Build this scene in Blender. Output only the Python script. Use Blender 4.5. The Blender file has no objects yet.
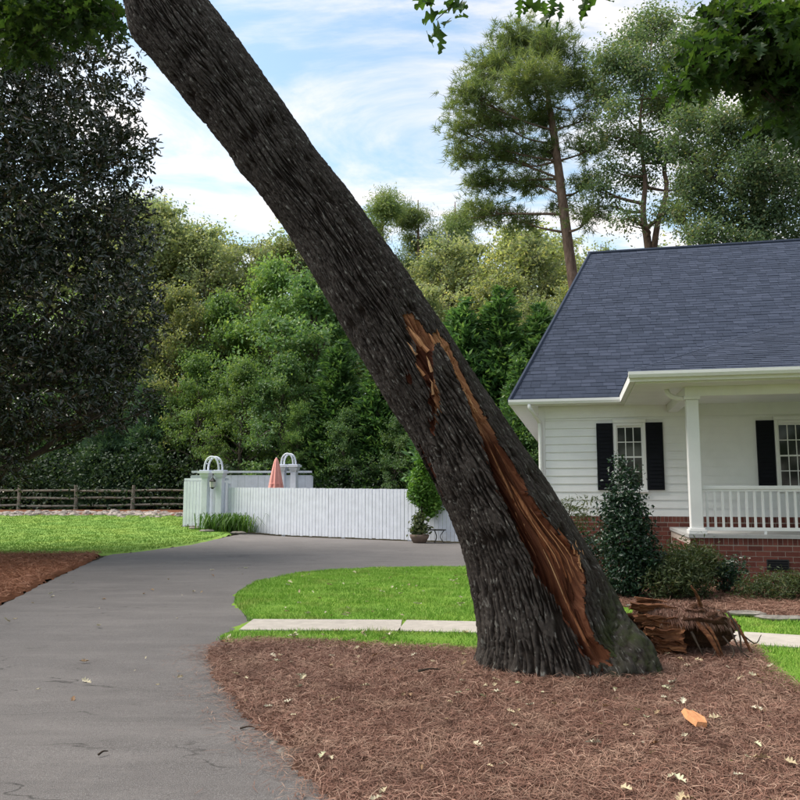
import bpy, math
import numpy as np
from mathutils import Vector, Matrix
S = bpy.context.scene
COL = S.collection
# ------------------------------------------------------------------ camera
F_PX, TILT, EYE = 800.0, math.atan(93 / 800), 1.6
cd = bpy.data.cameras.new('camera'); cam = bpy.data.objects.new('camera', cd); COL.objects.link(cam)
cd.sensor_width = 36; cd.lens = 36 * F_PX / 800; cd.clip_end = 3000; cd.clip_start = 0.05
cam.location = (0, 0, EYE); cam.rotation_euler = (math.radians(90) + TILT, 0, 0)
S.camera = cam
# ------------------------------------------------------------------ sky, sun, exposure
SUN_EL, SUN_AZ = math.radians(52), math.radians(-80)      # azimuth: 0 = straight ahead (+Y), negative = left
w = bpy.data.worlds.new('World'); S.world = w; w.use_nodes = True
nt = w.node_tree; nt.nodes.clear()
def N(t, **k):
    n = nt.nodes.new(t)
    for a, v in k.items(): setattr(n, a, v)
    return n
L = lambda a, b: nt.links.new(a, b)
out = N('ShaderNodeOutputWorld'); bg = N('ShaderNodeBackground'); bg.inputs[1].default_value = 0.135
sky = N('ShaderNodeTexSky', sky_type='NISHITA', sun_disc=False)
sky.sun_elevation = SUN_EL; sky.sun_rotation = SUN_AZ; sky.air_density = 1.0; sky.dust_density = 1.2; sky.ozone_density = 1.5
tc = N('ShaderNodeTexCoord'); sep = N('ShaderNodeSeparateXYZ'); L(tc.outputs['Generated'], sep.inputs[0])
zc = N('ShaderNodeMath', operation='MAXIMUM'); L(sep.outputs[2], zc.inputs[0]); zc.inputs[1].default_value = 0.03
za = N('ShaderNodeMath', operation='ADD'); L(zc.outputs[0], za.inputs[0]); za.inputs[1].default_value = 0.12
dx = N('ShaderNodeMath', operation='DIVIDE'); L(sep.outputs[0], dx.inputs[0]); L(za.outputs[0], dx.inputs[1])
dy = N('ShaderNodeMath', operation='DIVIDE'); L(sep.outputs[1], dy.inputs[0]); L(za.outputs[0], dy.inputs[1])
cmb = N('ShaderNodeCombineXYZ'); L(dx.outputs[0], cmb.inputs[0]); L(dy.outputs[0], cmb.inputs[1])
n1 = N('ShaderNodeTexNoise'); n1.inputs['Scale'].default_value = 1.7; n1.inputs['Detail'].default_value = 9; n1.inputs['Roughness'].default_value = 0.62; n1.inputs['Distortion'].default_value = 0.6
mp = N('ShaderNodeMapping'); mp.inputs['Location'].default_value = (3.1, 7.4, 0); mp.inputs['Rotation'].default_value = (0, 0, 0.5); mp.inputs['Scale'].default_value = (1.0, 1.35, 1)
L(cmb.outputs[0], mp.inputs[0]); L(mp.outputs[0], n1.inputs['Vector'])
cr = N('ShaderNodeValToRGB'); cr.color_ramp.elements[0].position = 0.37; cr.color_ramp.elements[1].position = 0.66; cr.color_ramp.interpolation = 'EASE'
L(n1.outputs[0], cr.inputs[0])
scl = N('ShaderNodeMix', data_type='RGBA', blend_type='MULTIPLY'); scl.inputs[0].default_value = 1
L(sky.outputs[0], scl.inputs[6]); scl.inputs[7].default_value = (1.14, 1.14, 0.98, 1)
mixc = N('ShaderNodeMix', data_type='RGBA'); L(cr.outputs[0], mixc.inputs[0]); L(scl.outputs[2], mixc.inputs[6])
mixc.inputs[7].default_value = (4.5, 4.25, 4.15, 1)
L(mixc.outputs[2], bg.inputs[0]); L(bg.outputs[0], out.inputs[0])
sd = bpy.data.lights.new('sun', 'SUN'); sun = bpy.data.objects.new('sun', sd); COL.objects.link(sun)
sd.energy = 2.8; sd.angle = math.radians(40); sd.color = (1.0, 0.93, 0.84)
sv = Vector((math.sin(SUN_AZ) * math.cos(SUN_EL), math.cos(SUN_AZ) * math.cos(SUN_EL), math.sin(SUN_EL)))
sun.rotation_euler = sv.to_track_quat('Z', 'Y').to_euler(); sun.location = (-20, 10, 30)
S.view_settings.view_transform = 'Standard'; S.view_settings.look = 'None'; S.view_settings.exposure = 1.0; S.view_settings.gamma = 1
S.render.engine = 'CYCLES'
S.cycles.max_bounces = 8; S.cycles.diffuse_bounces = 4; S.cycles.transmission_bounces = 4; S.cycles.transparent_max_bounces = 6
S.cycles.use_denoising = True; S.cycles.sample_clamp_indirect = 4.0
# ------------------------------------------------------------------ helpers
CT, ST = math.cos(TILT), math.sin(TILT)
def at(px, py, D):
    """the point at depth D metres that the photograph shows at (px, py)"""
    u, v = px - 400, 400 - py
    r = np.array([u, F_PX * CT - v * ST, F_PX * ST + v * CT])
    return np.array([0, 0, EYE]) + r * (D / r[1])
def proj(P):
    d = P - np.array([0, 0, EYE])
    fw = d[..., 1] * CT + d[..., 2] * ST; up = -d[..., 1] * ST + d[..., 2] * CT
    return 400 + F_PX * d[..., 0] / fw, 400 - F_PX * up / fw
def ss(x): x = np.clip(x, 0, 1); return x * x * (3 - 2 * x)
def hgt(x, y):
    """terrain: flat, rising gently at the back left"""
    return 0.65 * ss((np.asarray(y, float) - 24) / 20) * ss((-np.asarray(x, float) - 4) / 4)
def mk(name, V, Fc, mat=None, parent=None, smooth=False, uv=None):
    me = bpy.data.meshes.new(name)
    V = np.asarray(V, np.float32)
    Fs = Fc if isinstance(Fc, (list, tuple)) and len(Fc) and isinstance(Fc[0], np.ndarray) and Fc[0].ndim == 2 else [Fc]
    Fs = [np.asarray(f, np.int32) for f in Fs if len(f)]
    idx = np.concatenate([f.ravel() for f in Fs]); tot = np.concatenate([np.full(len(f), f.shape[1], np.int32) for f in Fs])
    st = np.concatenate([[0], np.cumsum(tot)[:-1]]).astype(np.int32)
    me.vertices.add(len(V)); me.vertices.foreach_set('co', V.ravel())
    me.loops.add(len(idx)); me.loops.foreach_set('vertex_index', idx)
    me.polygons.add(len(tot)); me.polygons.foreach_set('loop_start', st); me.polygons.foreach_set('loop_total', tot)
    me.polygons.foreach_set('use_smooth', np.full(len(tot), bool(smooth)))
    if uv is not None:
        l = me.uv_layers.new(name='UVMap'); l.data.foreach_set('uv', np.asarray(uv, np.float32)[idx].ravel())
    me.update(calc_edges=True)
    if mat: me.materials.append(mat)
    return link(name, me, parent)
def link(name, me, parent=None):
    o = bpy.data.objects.new(name, me); COL.objects.link(o)
    if parent is not None: o.parent = parent
    return o
def tag(o, label=None, cat=None, group=None, kind=None):
    if label: o['label'] = label
    if cat: o['category'] = cat
    if group: o['group'] = group
    if kind: o['kind'] = kind
    return o
def thing(name, label, cat, loc=(0, 0, 0), rz=0, group=None):
    o = link(name, None); o.location = [float(c) for c in loc]; o.rotation_euler = (0, 0, rz)
    return tag(o, label, cat, group)
def copy_tree(o, parent=None):
    c = o.copy(); COL.objects.link(c); c.parent = parent
    for ch in o.children: copy_tree(ch, c)
    return c
BOXF = np.array([[0, 3, 2, 1], [4, 5, 6, 7], [0, 1, 5, 4], [1, 2, 6, 5], [2, 3, 7, 6], [3, 0, 4, 7]])
def boxv(x0, x1, y0, y1, z0, z1):
    return np.array([[x0, y0, z0], [x1, y0, z0], [x1, y1, z0], [x0, y1, z0], [x0, y0, z1], [x1, y0, z1], [x1, y1, z1], [x0, y1, z1]], float)
def box(name, x0, x1, y0, y1, z0, z1, mat, parent=None):
    return mk(name, boxv(x0, x1, y0, y1, z0, z1), BOXF, mat, parent)
def bbox(name, x0, x1, y0, y1, z0, z1, mat, parent=None, b=0.008):
    """box with bevelled edges"""
    import bmesh
    bm = bmesh.new(); vs = [bm.verts.new(v) for v in boxv(x0, x1, y0, y1, z0, z1)]
    for f in BOXF: bm.faces.new([vs[i] for i in f])
    bmesh.ops.bevel(bm, geom=bm.edges[:], offset=b, segments=2, affect='EDGES', profile=0.6)
    me = bpy.data.meshes.new(name); bm.to_mesh(me); bm.free(); me.materials.append(mat)
    return link(name, me, parent)
def join(parts):
    Vs, Fq, n = [], {}, 0
    for V, Fc in parts:
        for f in (Fc if isinstance(Fc, list) else [Fc]):
            f = np.asarray(f)
            if len(f): Fq.setdefault(f.shape[1], []).append(f + n)
        Vs.append(np.asarray(V)); n += len(V)
    return np.concatenate(Vs), [np.concatenate(v) for v in Fq.values()]
def tube(P, R, sides=8, cap=True, rng=None, wob=0.0):
    P = np.asarray(P, float); R = np.asarray(R, float) * np.ones(len(P)); n = len(P)
    T = np.gradient(P, axis=0); T /= np.linalg.norm(T, axis=1)[:, None] + 1e-9
    ref = np.array([0.31, 0.93, 0.2]) if abs(T[0][2]) > 0.6 else np.array([0.05, 0.03, 1.0])
    A = np.cross(T, ref); A /= np.linalg.norm(A, axis=1)[:, None] + 1e-9; B = np.cross(T, A)
    th = np.linspace(0, 2 * np.pi, sides, endpoint=False)
    rr = R[:, None] * (1 + (rng.normal(0, wob, (n, sides)) if rng is not None and wob else 0))
    V = P[:, None] + rr[..., None] * (np.cos(th)[None, :, None] * A[:, None] + np.sin(th)[None, :, None] * B[:, None])
    i = np.arange(n - 1)[:, None] * sides; j = np.arange(sides)[None]; j2 = (j + 1) % sides
    Fq = np.stack([i + j, i + j2, i + sides + j2, i + sides + j], -1).reshape(-1, 4)
    V = V.reshape(-1, 3)
    if cap:
        V = np.concatenate([V, P[[0, -1]]]); c0, c1 = n * sides, n * sides + 1
        Ft = np.concatenate([np.stack([np.full(sides, c0), j2[0], j[0]], -1), np.stack([np.full(sides, c1), (n - 1) * sides + j[0], (n - 1) * sides + j2[0]], -1)])
        return V, [Fq, Ft]
    return V, [Fq]
def spline(pts, m):
    pts = np.asarray(pts, float); t = np.arange(len(pts)); u = np.linspace(0, len(pts) - 1, m)
    P = np.concatenate([[2 * pts[0] - pts[1]], pts, [2 * pts[-1] - pts[-2]]])
    i = np.clip(u.astype(int), 0, len(pts) - 2); f = (u - i)[:, None]
    a, b, c, d = P[i], P[i + 1], P[i + 2], P[i + 3]
    return 0.5 * (2 * b + (c - a) * f + (2 * a - 5 * b + 4 * c - d) * f ** 2 + (3 * b - a - 3 * c + d) * f ** 3)
def lathe(prof, sides=16, c=(0, 0, 0)):
    prof = np.asarray(prof, float); th = np.linspace(0, 2 * np.pi, sides, endpoint=False)
    V = np.stack([prof[:, :1] * np.cos(th), prof[:, :1] * np.sin(th), np.repeat(prof[:, 1:], sides, 1)], -1).reshape(-1, 3) + np.asarray(c)
    i = np.arange(len(prof) - 1)[:, None] * sides; j = np.arange(sides)[None]; j2 = (j + 1) % sides
    return V, [np.stack([i + j, i + j2, i + sides + j2, i + sides + j], -1).reshape(-1, 4)]
def perlin(x, y, seed=0, px=None):
    """2-D gradient noise, optionally periodic in x"""
    r = np.random.RandomState(seed); G = r.rand(64, 256) * 2 * np.pi
    xi = np.floor(x).astype(int); yi = np.floor(y).astype(int); xf = x - xi; yf = y - yi
    u, v = xf ** 3 * (xf * (xf * 6 - 15) + 10), yf ** 3 * (yf * (yf * 6 - 15) + 10)
    def g(ix, iy, fx, fy):
        if px: ix = ix % px
        a = G[(ix * 7 + iy * 13 + (ix * ix) % 11) % 64, (ix * 31 + iy * 57 + ix * iy * 3) % 256]
        return np.cos(a) * fx + np.sin(a) * fy
    n0 = g(xi, yi, xf, yf) * (1 - u) + g(xi + 1, yi, xf - 1, yf) * u
    n1_ = g(xi, yi + 1, xf, yf - 1) * (1 - u) + g(xi + 1, yi + 1, xf - 1, yf - 1) * u
    return (n0 * (1 - v) + n1_ * v) * 1.5
# ---- polygons
def inside(P, poly):
    x, y = P[..., 0], P[..., 1]; c = np.zeros(x.shape, bool); n = len(poly)
    for i in range(n):
        (x0, y0), (x1, y1) = poly[i], poly[(i + 1) % n]
        if y0 == y1: continue
        c ^= ((y0 > y) != (y1 > y)) & (x < (x1 - x0) * (y - y0) / (y1 - y0) + x0)
    return c
def edist(P, poly):
    d = np.full(P.shape[:-1], 1e9); n = len(poly)
    for i in range(n):
        a = np.array(poly[i], float); b = np.array(poly[(i + 1) % n], float); ab = b - a
        t = np.clip(((P - a) @ ab) / (ab @ ab + 1e-12), 0, 1)
        d = np.minimum(d, np.linalg.norm(P - a - t[..., None] * ab, axis=-1))
    return d
def sheet(name, poly, step, base, rise, edge, mat, rough=0.0, ragged=0.0, seed=0, extra=None):
    """a draped ground sheet whose rim drops to the ground"""
    p = np.array(poly); x = np.arange(p[:, 0].min() - step, p[:, 0].max() + 2 * step, step); y = np.arange(p[:, 1].min() - step, p[:, 1].max() + 2 * step, step)
    X, Y = np.meshgrid(x, y); P = np.stack([X, Y], -1)
    d = edist(P, poly); d = np.where(inside(P, poly), d, -d)
    d = d + ragged * (perlin(X / 0.5, Y / 0.5, seed) + 0.6 * perlin(X / 0.13, Y / 0.13, seed + 1))
    Z = hgt(X, Y) + base + rise * ss(d / edge) + rough * (perlin(X / 0.23, Y / 0.23, seed + 2) + 0.7 * perlin(X / 0.07, Y / 0.07, seed + 3)) * ss(d / edge)
    if extra is not None: Z = Z + extra(X, Y) * ss(d / 0.5)
    Z = np.where(d < 0, hgt(X, Y) - 0.03, Z)
    gy_, gx_ = np.gradient(d, step); gl = np.hypot(gx_, gy_) + 1e-6; sh_ = np.where((d < 0) & (d > -step * 1.6), -d, 0)
    X = X + sh_ * gx_ / gl; Y = Y + sh_ * gy_ / gl
    ok = d > -step * 1.01
    idx = np.arange(X.size).reshape(X.shape)
    q = np.stack([idx[:-1, :-1], idx[:-1, 1:], idx[1:, 1:], idx[1:, :-1]], -1).reshape(-1, 4)
    k = ok[:-1, :-1] & ok[:-1, 1:] & ok[1:, 1:] & ok[1:, :-1]
    q = q[k.ravel()]; used = np.unique(q); re = np.zeros(X.size, int); re[used] = np.arange(len(used))
    V = np.stack([X, Y, Z], -1).reshape(-1, 3)[used]
    return mk(name, V, re[q], mat, smooth=True)
def scatter(poly, n, rng, pad=0.0):
    p = np.array(poly); lo, hi = p.min(0), p.max(0); res = []
    while sum(map(len, res)) < n:
        q = rng.uniform(lo, hi, (n * 2, 2)); k = inside(q, poly)
        if pad: k &= edist(q, poly) > pad
        res.append(q[k])
    return np.concatenate(res)[:n]
# ------------------------------------------------------------------ materials
class M:
    def __init__(s, name):
        s.m = bpy.data.materials.new(name); s.m.use_nodes = True; s.t = s.m.node_tree
        s.p = s.t.nodes['Principled BSDF']; s.o = s.t.nodes['Material Output']
    def n(s, t, **k):
        n = s.t.nodes.new(t)
        for a, v in k.items(): setattr(n, a, v)
        return n
    def l(s, a, b): s.t.links.new(a, b)
    def coord(s, kind='Object', scale=(1, 1, 1)):
        c = s.n('ShaderNodeTexCoord'); m = s.n('ShaderNodeMapping'); m.inputs['Scale'].default_value = scale
        s.l(c.outputs[kind], m.inputs[0]); return m.outputs[0]
    def noise(s, vec, scale, detail=4, rough=0.6, dist=0.0):
        n = s.n('ShaderNodeTexNoise'); n.inputs['Scale'].default_value = scale; n.inputs['Detail'].default_value = detail
        n.inputs['Roughness'].default_value = rough; n.inputs['Distortion'].default_value = dist
        if vec is not None: s.l(vec, n.inputs['Vector'])
        return n.outputs[0]
    def ramp(s, fac, stops):
        r = s.n('ShaderNodeValToRGB'); e = r.color_ramp.elements
        while len(e) < len(stops): e.new(0.5)
        for i, (p, c) in enumerate(stops): e[i].position = p; e[i].color = (*c, 1) if len(c) == 3 else c
        s.l(fac, r.inputs[0]); return r.outputs[0]
    def mix(s, fac, a, b, mode='MIX'):
        m = s.n('ShaderNodeMix', data_type='RGBA', blend_type=mode)
        for k, v in ((0, fac), (6, a), (7, b)):
            if isinstance(v, (int, float)): m.inputs[k].default_value = v
            elif isinstance(v, tuple): m.inputs[k].default_value = (*v, 1)
            else: s.l(v, m.inputs[k])
        return m.outputs[2]
    def bump(s, h, strength=0.3, dist=0.02):
        b = s.n('ShaderNodeBump'); b.inputs['Strength'].default_value = strength; b.inputs['Distance'].default_value = dist
        s.l(h, b.inputs['Height']); s.l(b.outputs[0], s.p.inputs['Normal'])
    def base(s, c):
        if isinstance(c, tuple): s.p.inputs['Base Color'].default_value = (*c, 1)
        else: s.l(c, s.p.inputs['Base Color'])
    def rough(s, r, spec=0.5):
        s.p.inputs['Roughness'].default_value = r; s.p.inputs['Specular IOR Level'].default_value = spec
def leafmat(name, ca, cb, cc=None, tr=0.35, rough=0.5, spec=0.4, patch=0.5):
    """leaf: colour varies from leaf to leaf and in broad patches; light passes through"""
    m = M(name); g = m.n('ShaderNodeNewGeometry'); oi = m.n('ShaderNodeObjectInfo')
    c = m.ramp(g.outputs['Random Per Island'], [(0, ca), (0.75, cb), (1, cc or cb)])
    nz = m.noise(m.coord('Object'), patch, 3, 0.6)
    c = m.mix(m.ramp(nz, [(0.35, (0, 0, 0)), (0.65, (1, 1, 1))]), m.mix(1.0, c, (0.62, 0.72, 0.75), 'MULTIPLY'), c)
    hs = m.n('ShaderNodeHueSaturation'); m.l(c, hs.inputs['Color'])
    mr = m.n('ShaderNodeMapRange'); mr.inputs[3].default_value = 0.8; mr.inputs[4].default_value = 1.2; m.l(oi.outputs['Random'], mr.inputs[0]); m.l(mr.outputs[0], hs.inputs['Value'])
    m.base(hs.outputs[0]); m.rough(rough, spec)
    t = m.n('ShaderNodeBsdfTranslucent'); m.l(m.mix(1.0, hs.outputs[0], (1.35, 1.3, 0.7), 'MULTIPLY'), t.inputs[0])
    mx = m.n('ShaderNodeMixShader'); mx.inputs[0].default_value = tr
    m.l(m.p.outputs[0], mx.inputs[1]); m.l(t.outputs[0], mx.inputs[2]); m.l(mx.outputs[0], m.o.inputs[0])
    return m.m
def barkmat(name, a, b, scale=(14, 14, 2.2), strength=0.6, rough=0.9):
    m = M(name); v = m.coord('Object', scale); n = m.noise(v, 1.0, 5, 0.65)
    m.base(m.ramp(n, [(0.3, a), (0.7, b)])); m.rough(rough, 0.2); m.bump(n, strength, 0.05); return m.m
def plain(name, c, rough=0.6, spec=0.4, var=0.1, scale=6.0, bump=0.0, metal=0.0):
    m = M(name); n = m.noise(m.coord('Object'), scale, 5, 0.65)
    lo = tuple(x * (1 - var) for x in c); hi = tuple(min(1, x * (1 + var)) for x in c)
    m.base(m.ramp(n, [(0.3, lo), (0.7, hi)])); m.rough(rough, spec); m.p.inputs['Metallic'].default_value = metal
    if bump: m.bump(n, bump, 0.01)
    return m.m
def asphalt():
    m = M('weathered_asphalt'); v = m.coord('Object')
    big = m.noise(v, 0.35, 5, 0.6); mid = m.noise(m.coord('Object', (0.6, 2.2, 1)), 1.1, 5, 0.7); fine = m.noise(v, 160, 3, 0.7); grit = m.noise(v, 45, 3, 0.8)
    c = m.ramp(big, [(0.3, (0.110, 0.099, 0.096)), (0.7, (0.162, 0.147, 0.141))])
    st = m.noise(v, 2.3, 6, 0.75); c = m.mix(m.ramp(st, [(0.52, (0, 0, 0)), (0.72, (0.4, 0.4, 0.4))]), c, (0.07, 0.062, 0.058))
    c = m.mix(m.ramp(mid, [(0.45, (0, 0, 0)), (0.75, (0.7, 0.7, 0.7))]), c, (0.22, 0.20, 0.19))
    c = m.mix(m.ramp(grit, [(0.5, (0, 0, 0)), (0.7, (0.75, 0.75, 0.75))]), c, (0.085, 0.08, 0.08))
    c = m.mix(m.ramp(fine, [(0.5, (0, 0, 0)), (0.68, (0.85, 0.85, 0.85))]), c, (0.33, 0.32, 0.31))
    wv = m.n('ShaderNodeTexNoise'); wv.inputs['Scale'].default_value = 0.8; wv.inputs['Detail'].default_value = 6; m.l(m.coord('Object', (0.35, 1.0, 1)), wv.inputs['Vector'])
    a = m.n('ShaderNodeMath', operation='SUBTRACT'); m.l(wv.outputs[0], a.inputs[0]); a.inputs[1].default_value = 0.5
    b = m.n('ShaderNodeMath', operation='ABSOLUTE'); m.l(a.outputs[0], b.inputs[0])
    gate = m.ramp(m.noise(v, 0.55, 2), [(0.5, (0, 0, 0)), (0.58, (1, 1, 1))])
    crack = m.ramp(b.outputs[0], [(0.0, (0.8, 0.8, 0.8)), (0.0022, (0, 0, 0))])
    ck = m.mix(1.0, crack, gate, 'MULTIPLY')
    m.base(m.mix(ck, c, (0.03, 0.028, 0.026))); m.rough(0.82, 0.35)
    h = m.mix(0.4, fine, mid); m.bump(h, 0.8, 0.02); return m.m
def straw_soil(name, a, b):
    m = M(name); v = m.coord('Object'); n = m.noise(v, 28, 6, 0.8, 1.5); g = m.noise(v, 1.3, 4)
    c = m.ramp(n, [(0.3, a), (0.72, b)]); m.base(m.mix(m.ramp(g, [(0.35, (0, 0, 0)), (0.7, (0.45, 0.45, 0.45))]), c, tuple(x * 0.6 for x in a)))
    m.rough(0.95, 0.1); m.bump(n, 0.9, 0.03); return m.m
def turf(name, a, b, fine=70):
    m = M(name); v = m.coord('Object'); n = m.noise(v, fine, 5, 0.75); g = m.noise(v, 0.8, 4)
    c = m.ramp(n, [(0.3, a), (0.7, b)]); m.base(m.mix(m.ramp(g, [(0.4, (0, 0, 0)), (0.75, (0.5, 0.5, 0.5))]), c, (b[0] * 1.5, b[1] * 1.1, b[2])))
    m.rough(0.8, 0.2); m.bump(n, 0.8, 0.02); return m.m
def blade(name, a, b, c=None, rough=0.7, patchy=False, tan=False):
    m = M(name); g = m.n('ShaderNodeNewGeometry'); big = m.noise(m.coord('Object'), 0.9, 4)
    k = m.ramp(g.outputs['Random Per Island'], [(0, a), (0.7, b), (1, c or b)])
    k = m.mix(m.ramp(big, [(0.35, (0.4, 0.4, 0.4)), (0.65, (0, 0, 0))]), k, tuple(x * 0.6 for x in a))
    if tan: k = m.mix(m.ramp(m.noise(m.coord('Object'), 2.6, 5, .7), [(0.5, (0, 0, 0)), (0.7, (0.6, 0.6, 0.6))]), k, (0.40, 0.265, 0.19)); k = m.mix(m.ramp(m.noise(m.coord('Object'), 1.4, 5, .7), [(0.52, (0, 0, 0)), (0.7, (0.6, 0.6, 0.6))]), k, (0.10, 0.05, 0.036))
    if patchy: k = m.mix(m.ramp(m.noise(m.coord('Object'), 1.7, 5, .7), [(0.52, (0, 0, 0)), (0.70, (0.7, 0.7, 0.7))]), k, (0.36, 0.38, 0.11))
    m.base(k)
    m.rough(rough, 0.25); return m.m
def dryleaf():
    m = M('dry_leaf'); oi = m.n('ShaderNodeObjectInfo'); c = m.ramp(oi.outputs['Random'], [(0, (0.20, 0.10, 0.05)), (0.2, (0.42, 0.32, 0.19)), (0.45, (0.52, 0.46, 0.31)), (0.85, (0.62, 0.57, 0.44)), (1, (0.42, 0.46, 0.24))])
    n = m.noise(m.coord('Object'), 9, 4); m.base(m.mix(m.ramp(n, [(0.5, (0, 0, 0)), (0.75, (0.4, 0.4, 0.4))]), c, (0.3, 0.18, 0.09))); m.rough(0.75, 0.3); return m.m
MAT = dict(
    asphalt=asphalt(), straw=straw_soil('pine_straw_bed', (0.085, 0.044, 0.032), (0.26, 0.145, 0.105)),
    straw_or=straw_soil('orange_pine_straw_bed', (0.11, 0.045, 0.022), (0.34, 0.15, 0.085)),
    needle=blade('pine_needles', (0.15, 0.072, 0.050), (0.30, 0.160, 0.115), (0.48, 0.325, 0.24), tan=True),
    needle_or=blade('orange_pine_needles', (0.19, 0.075, 0.04), (0.36, 0.16, 0.09), (0.5, 0.28, 0.18)),
    turf=turf('lawn_soil', (0.11, 0.22, 0.025), (0.22, 0.40, 0.05)), turf_far=turf('far_lawn', (0.13, 0.25, 0.045), (0.24, 0.40, 0.08), 25),
    grass=blade('grass_blades', (0.155, 0.33, 0.035), (0.255, 0.46, 0.06), (0.38, 0.53, 0.12), patchy=True),
    forest=straw_soil('forest_floor', (0.035, 0.03, 0.018), (0.09, 0.075, 0.045)),
    concrete=plain('path_concrete', (0.46, 0.42, 0.37), 0.9, 0.2, 0.14, 9, 0.3),
    white=plain('white_paint', (0.80, 0.80, 0.80), 0.45, 0.4, 0.04, 3), siding=plain('white_siding', (0.80, 0.805, 0.81), 0.55, 0.4, 0.04, 2.5),
    fencew=plain('white_fence_paint', (0.71, 0.745, 0.83), 0.6, 0.3, 0.09, 3), black=plain('black_shutter_paint', (0.007, 0.008, 0.012), 0.75, 0.15, 0.2, 4),
    dark=plain('dark_interior', (0.012, 0.012, 0.012), 0.9, 0.1), mortar=plain('mortar', (0.42, 0.36, 0.32), 0.95, 0.1, 0.12, 20, 0.3),
    rail=plain('weathered_rail_wood', (0.33, 0.29, 0.245), 0.9, 0.2, 0.3, 5, 0.4), coral=plain('coral_canvas', (0.84, 0.38, 0.33), 0.8, 0.2, 0.06, 4),
    iron=plain('black_iron', (0.015, 0.015, 0.016), 0.5, 0.5), stone=plain('grey_stone', (0.20, 0.185, 0.165), 0.9, 0.2, 0.4, 9, 0.5),
    terracotta=plain('clay_pot', (0.16, 0.12, 0.10), 0.85, 0.2, 0.2), porchfloor=plain('porch_floor_paint', (0.4, 0.4, 0.4), 0.6),
    bark_pine=barkmat('pine_bark', (0.10, 0.062, 0.047), (0.27, 0.18, 0.14), (9, 9, 3), 0.9), bark_grey=barkmat('grey_bark', (0.05, 0.042, 0.035), (0.15, 0.125, 0.10)),
    twig=barkmat('twig_bark', (0.03, 0.022, 0.016), (0.08, 0.06, 0.045)), soil=straw_soil('clay_soil', (0.045, 0.024, 0.015), (0.15, 0.07, 0.042)),
    dryleaf=dryleaf(), redchip=plain('fresh_wood_chip', (0.62, 0.28, 0.13), 0.8, 0.2, 0.2, 30, 0.3),
)
def brickmat():
    m = M('red_brick'); oi = m.n('ShaderNodeObjectInfo'); g = m.n('ShaderNodeNewGeometry')
    a = m.n('ShaderNodeMath', operation='ADD'); m.l(oi.outputs['Random'], a.inputs[0]); m.l(g.outputs['Random Per Island'], a.inputs[1])
    f = m.n('ShaderNodeMath', operation='FRACT'); m.l(a.outputs[0], f.inputs[0])
    c = m.ramp(f.outputs[0], [(0, (0.095, 0.030, 0.026)), (0.5, (0.155, 0.048, 0.038)), (1, (0.22, 0.075, 0.058))])
    n = m.noise(m.coord('Object'), 30, 4, 0.7); m.base(m.mix(0.35, c, m.ramp(n, [(0.3, (0.08, 0.03, 0.025)), (0.7, (0.2, 0.08, 0.06))]))); m.rough(0.9, 0.2); m.bump(n, 0.4, 0.01); return m.m
def shinglemat():
    m = M('blue_grey_shingle'); oi = m.n('ShaderNodeObjectInfo'); g = m.n('ShaderNodeNewGeometry')
    a = m.n('ShaderNodeMath', operation='ADD'); m.l(oi.outputs['Random'], a.inputs[0]); m.l(g.outputs['Random Per Island'], a.inputs[1])
    f = m.n('ShaderNodeMath', operation='FRACT'); m.l(a.outputs[0], f.inputs[0])
    c = m.ramp(f.outputs[0], [(0, (0.024, 0.033, 0.056)), (0.6, (0.033, 0.044, 0.073)), (1, (0.046, 0.058, 0.092))])
    n = m.noise(m.coord('Object'), 90, 3, 0.8); m.base(m.mix(m.ramp(n, [(0.45, (0, 0, 0)), (0.8, (0.5, 0.5, 0.5))]), c, (0.10, 0.11, 0.13))); m.rough(0.92, 0.2); m.bump(n, 0.3, 0.01); return m.m
def glassmat():
    m = M('window_glass'); m.base((0.012, 0.014, 0.016)); m.rough(0.06, 0.5); return m.m
MAT['brick'] = brickmat(); MAT['shingle'] = shinglemat(); MAT['glass'] = glassmat()
def oakbark():
    m = M('oak_bark'); uvn = m.n('ShaderNodeTexCoord'); mp = m.n('ShaderNodeMapping'); m.l(uvn.outputs['UV'], mp.inputs[0]); mp.inputs['Scale'].default_value = (1, 0.28, 1)
    v = mp.outputs[0]; n = m.noise(v, 30, 6, 0.7, 0.6); fl = m.noise(v, 38, 3, 0.6, 0.4); broad = m.noise(uvn.outputs['UV'], 0.9, 4)
    c = m.ramp(n, [(0.3, (0.020, 0.016, 0.013)), (0.72, (0.060, 0.050, 0.043))])
    c = m.mix(m.ramp(broad, [(0.4, (0, 0, 0)), (0.7, (0.45, 0.45, 0.45))]), c, (0.070, 0.060, 0.052))
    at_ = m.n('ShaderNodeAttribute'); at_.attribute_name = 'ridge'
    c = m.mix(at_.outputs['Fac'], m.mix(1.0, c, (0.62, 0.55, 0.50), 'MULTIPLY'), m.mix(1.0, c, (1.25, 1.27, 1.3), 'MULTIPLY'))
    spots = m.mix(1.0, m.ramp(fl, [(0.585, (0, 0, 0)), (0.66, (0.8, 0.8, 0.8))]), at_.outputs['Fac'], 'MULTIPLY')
    c = m.mix(spots, c, (0.23, 0.225, 0.20))  # pale lichen flecks, also painted in for glints on the ridges
    am = m.n('ShaderNodeAttribute'); am.attribute_name = 'moss'
    mo = m.mix(1.0, m.ramp(m.noise(uvn.outputs['UV'], 7, 5, 0.7), [(0.4, (0, 0, 0)), (0.6, (1, 1, 1))]), am.outputs['Fac'], 'MULTIPLY')
    c = m.mix(mo, c, (0.042, 0.052, 0.018))
    m.base(c); m.rough(0.9, 0.25); m.bump(m.noise(v, 75, 5, 0.8), 0.9, 0.016); return m.m
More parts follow.
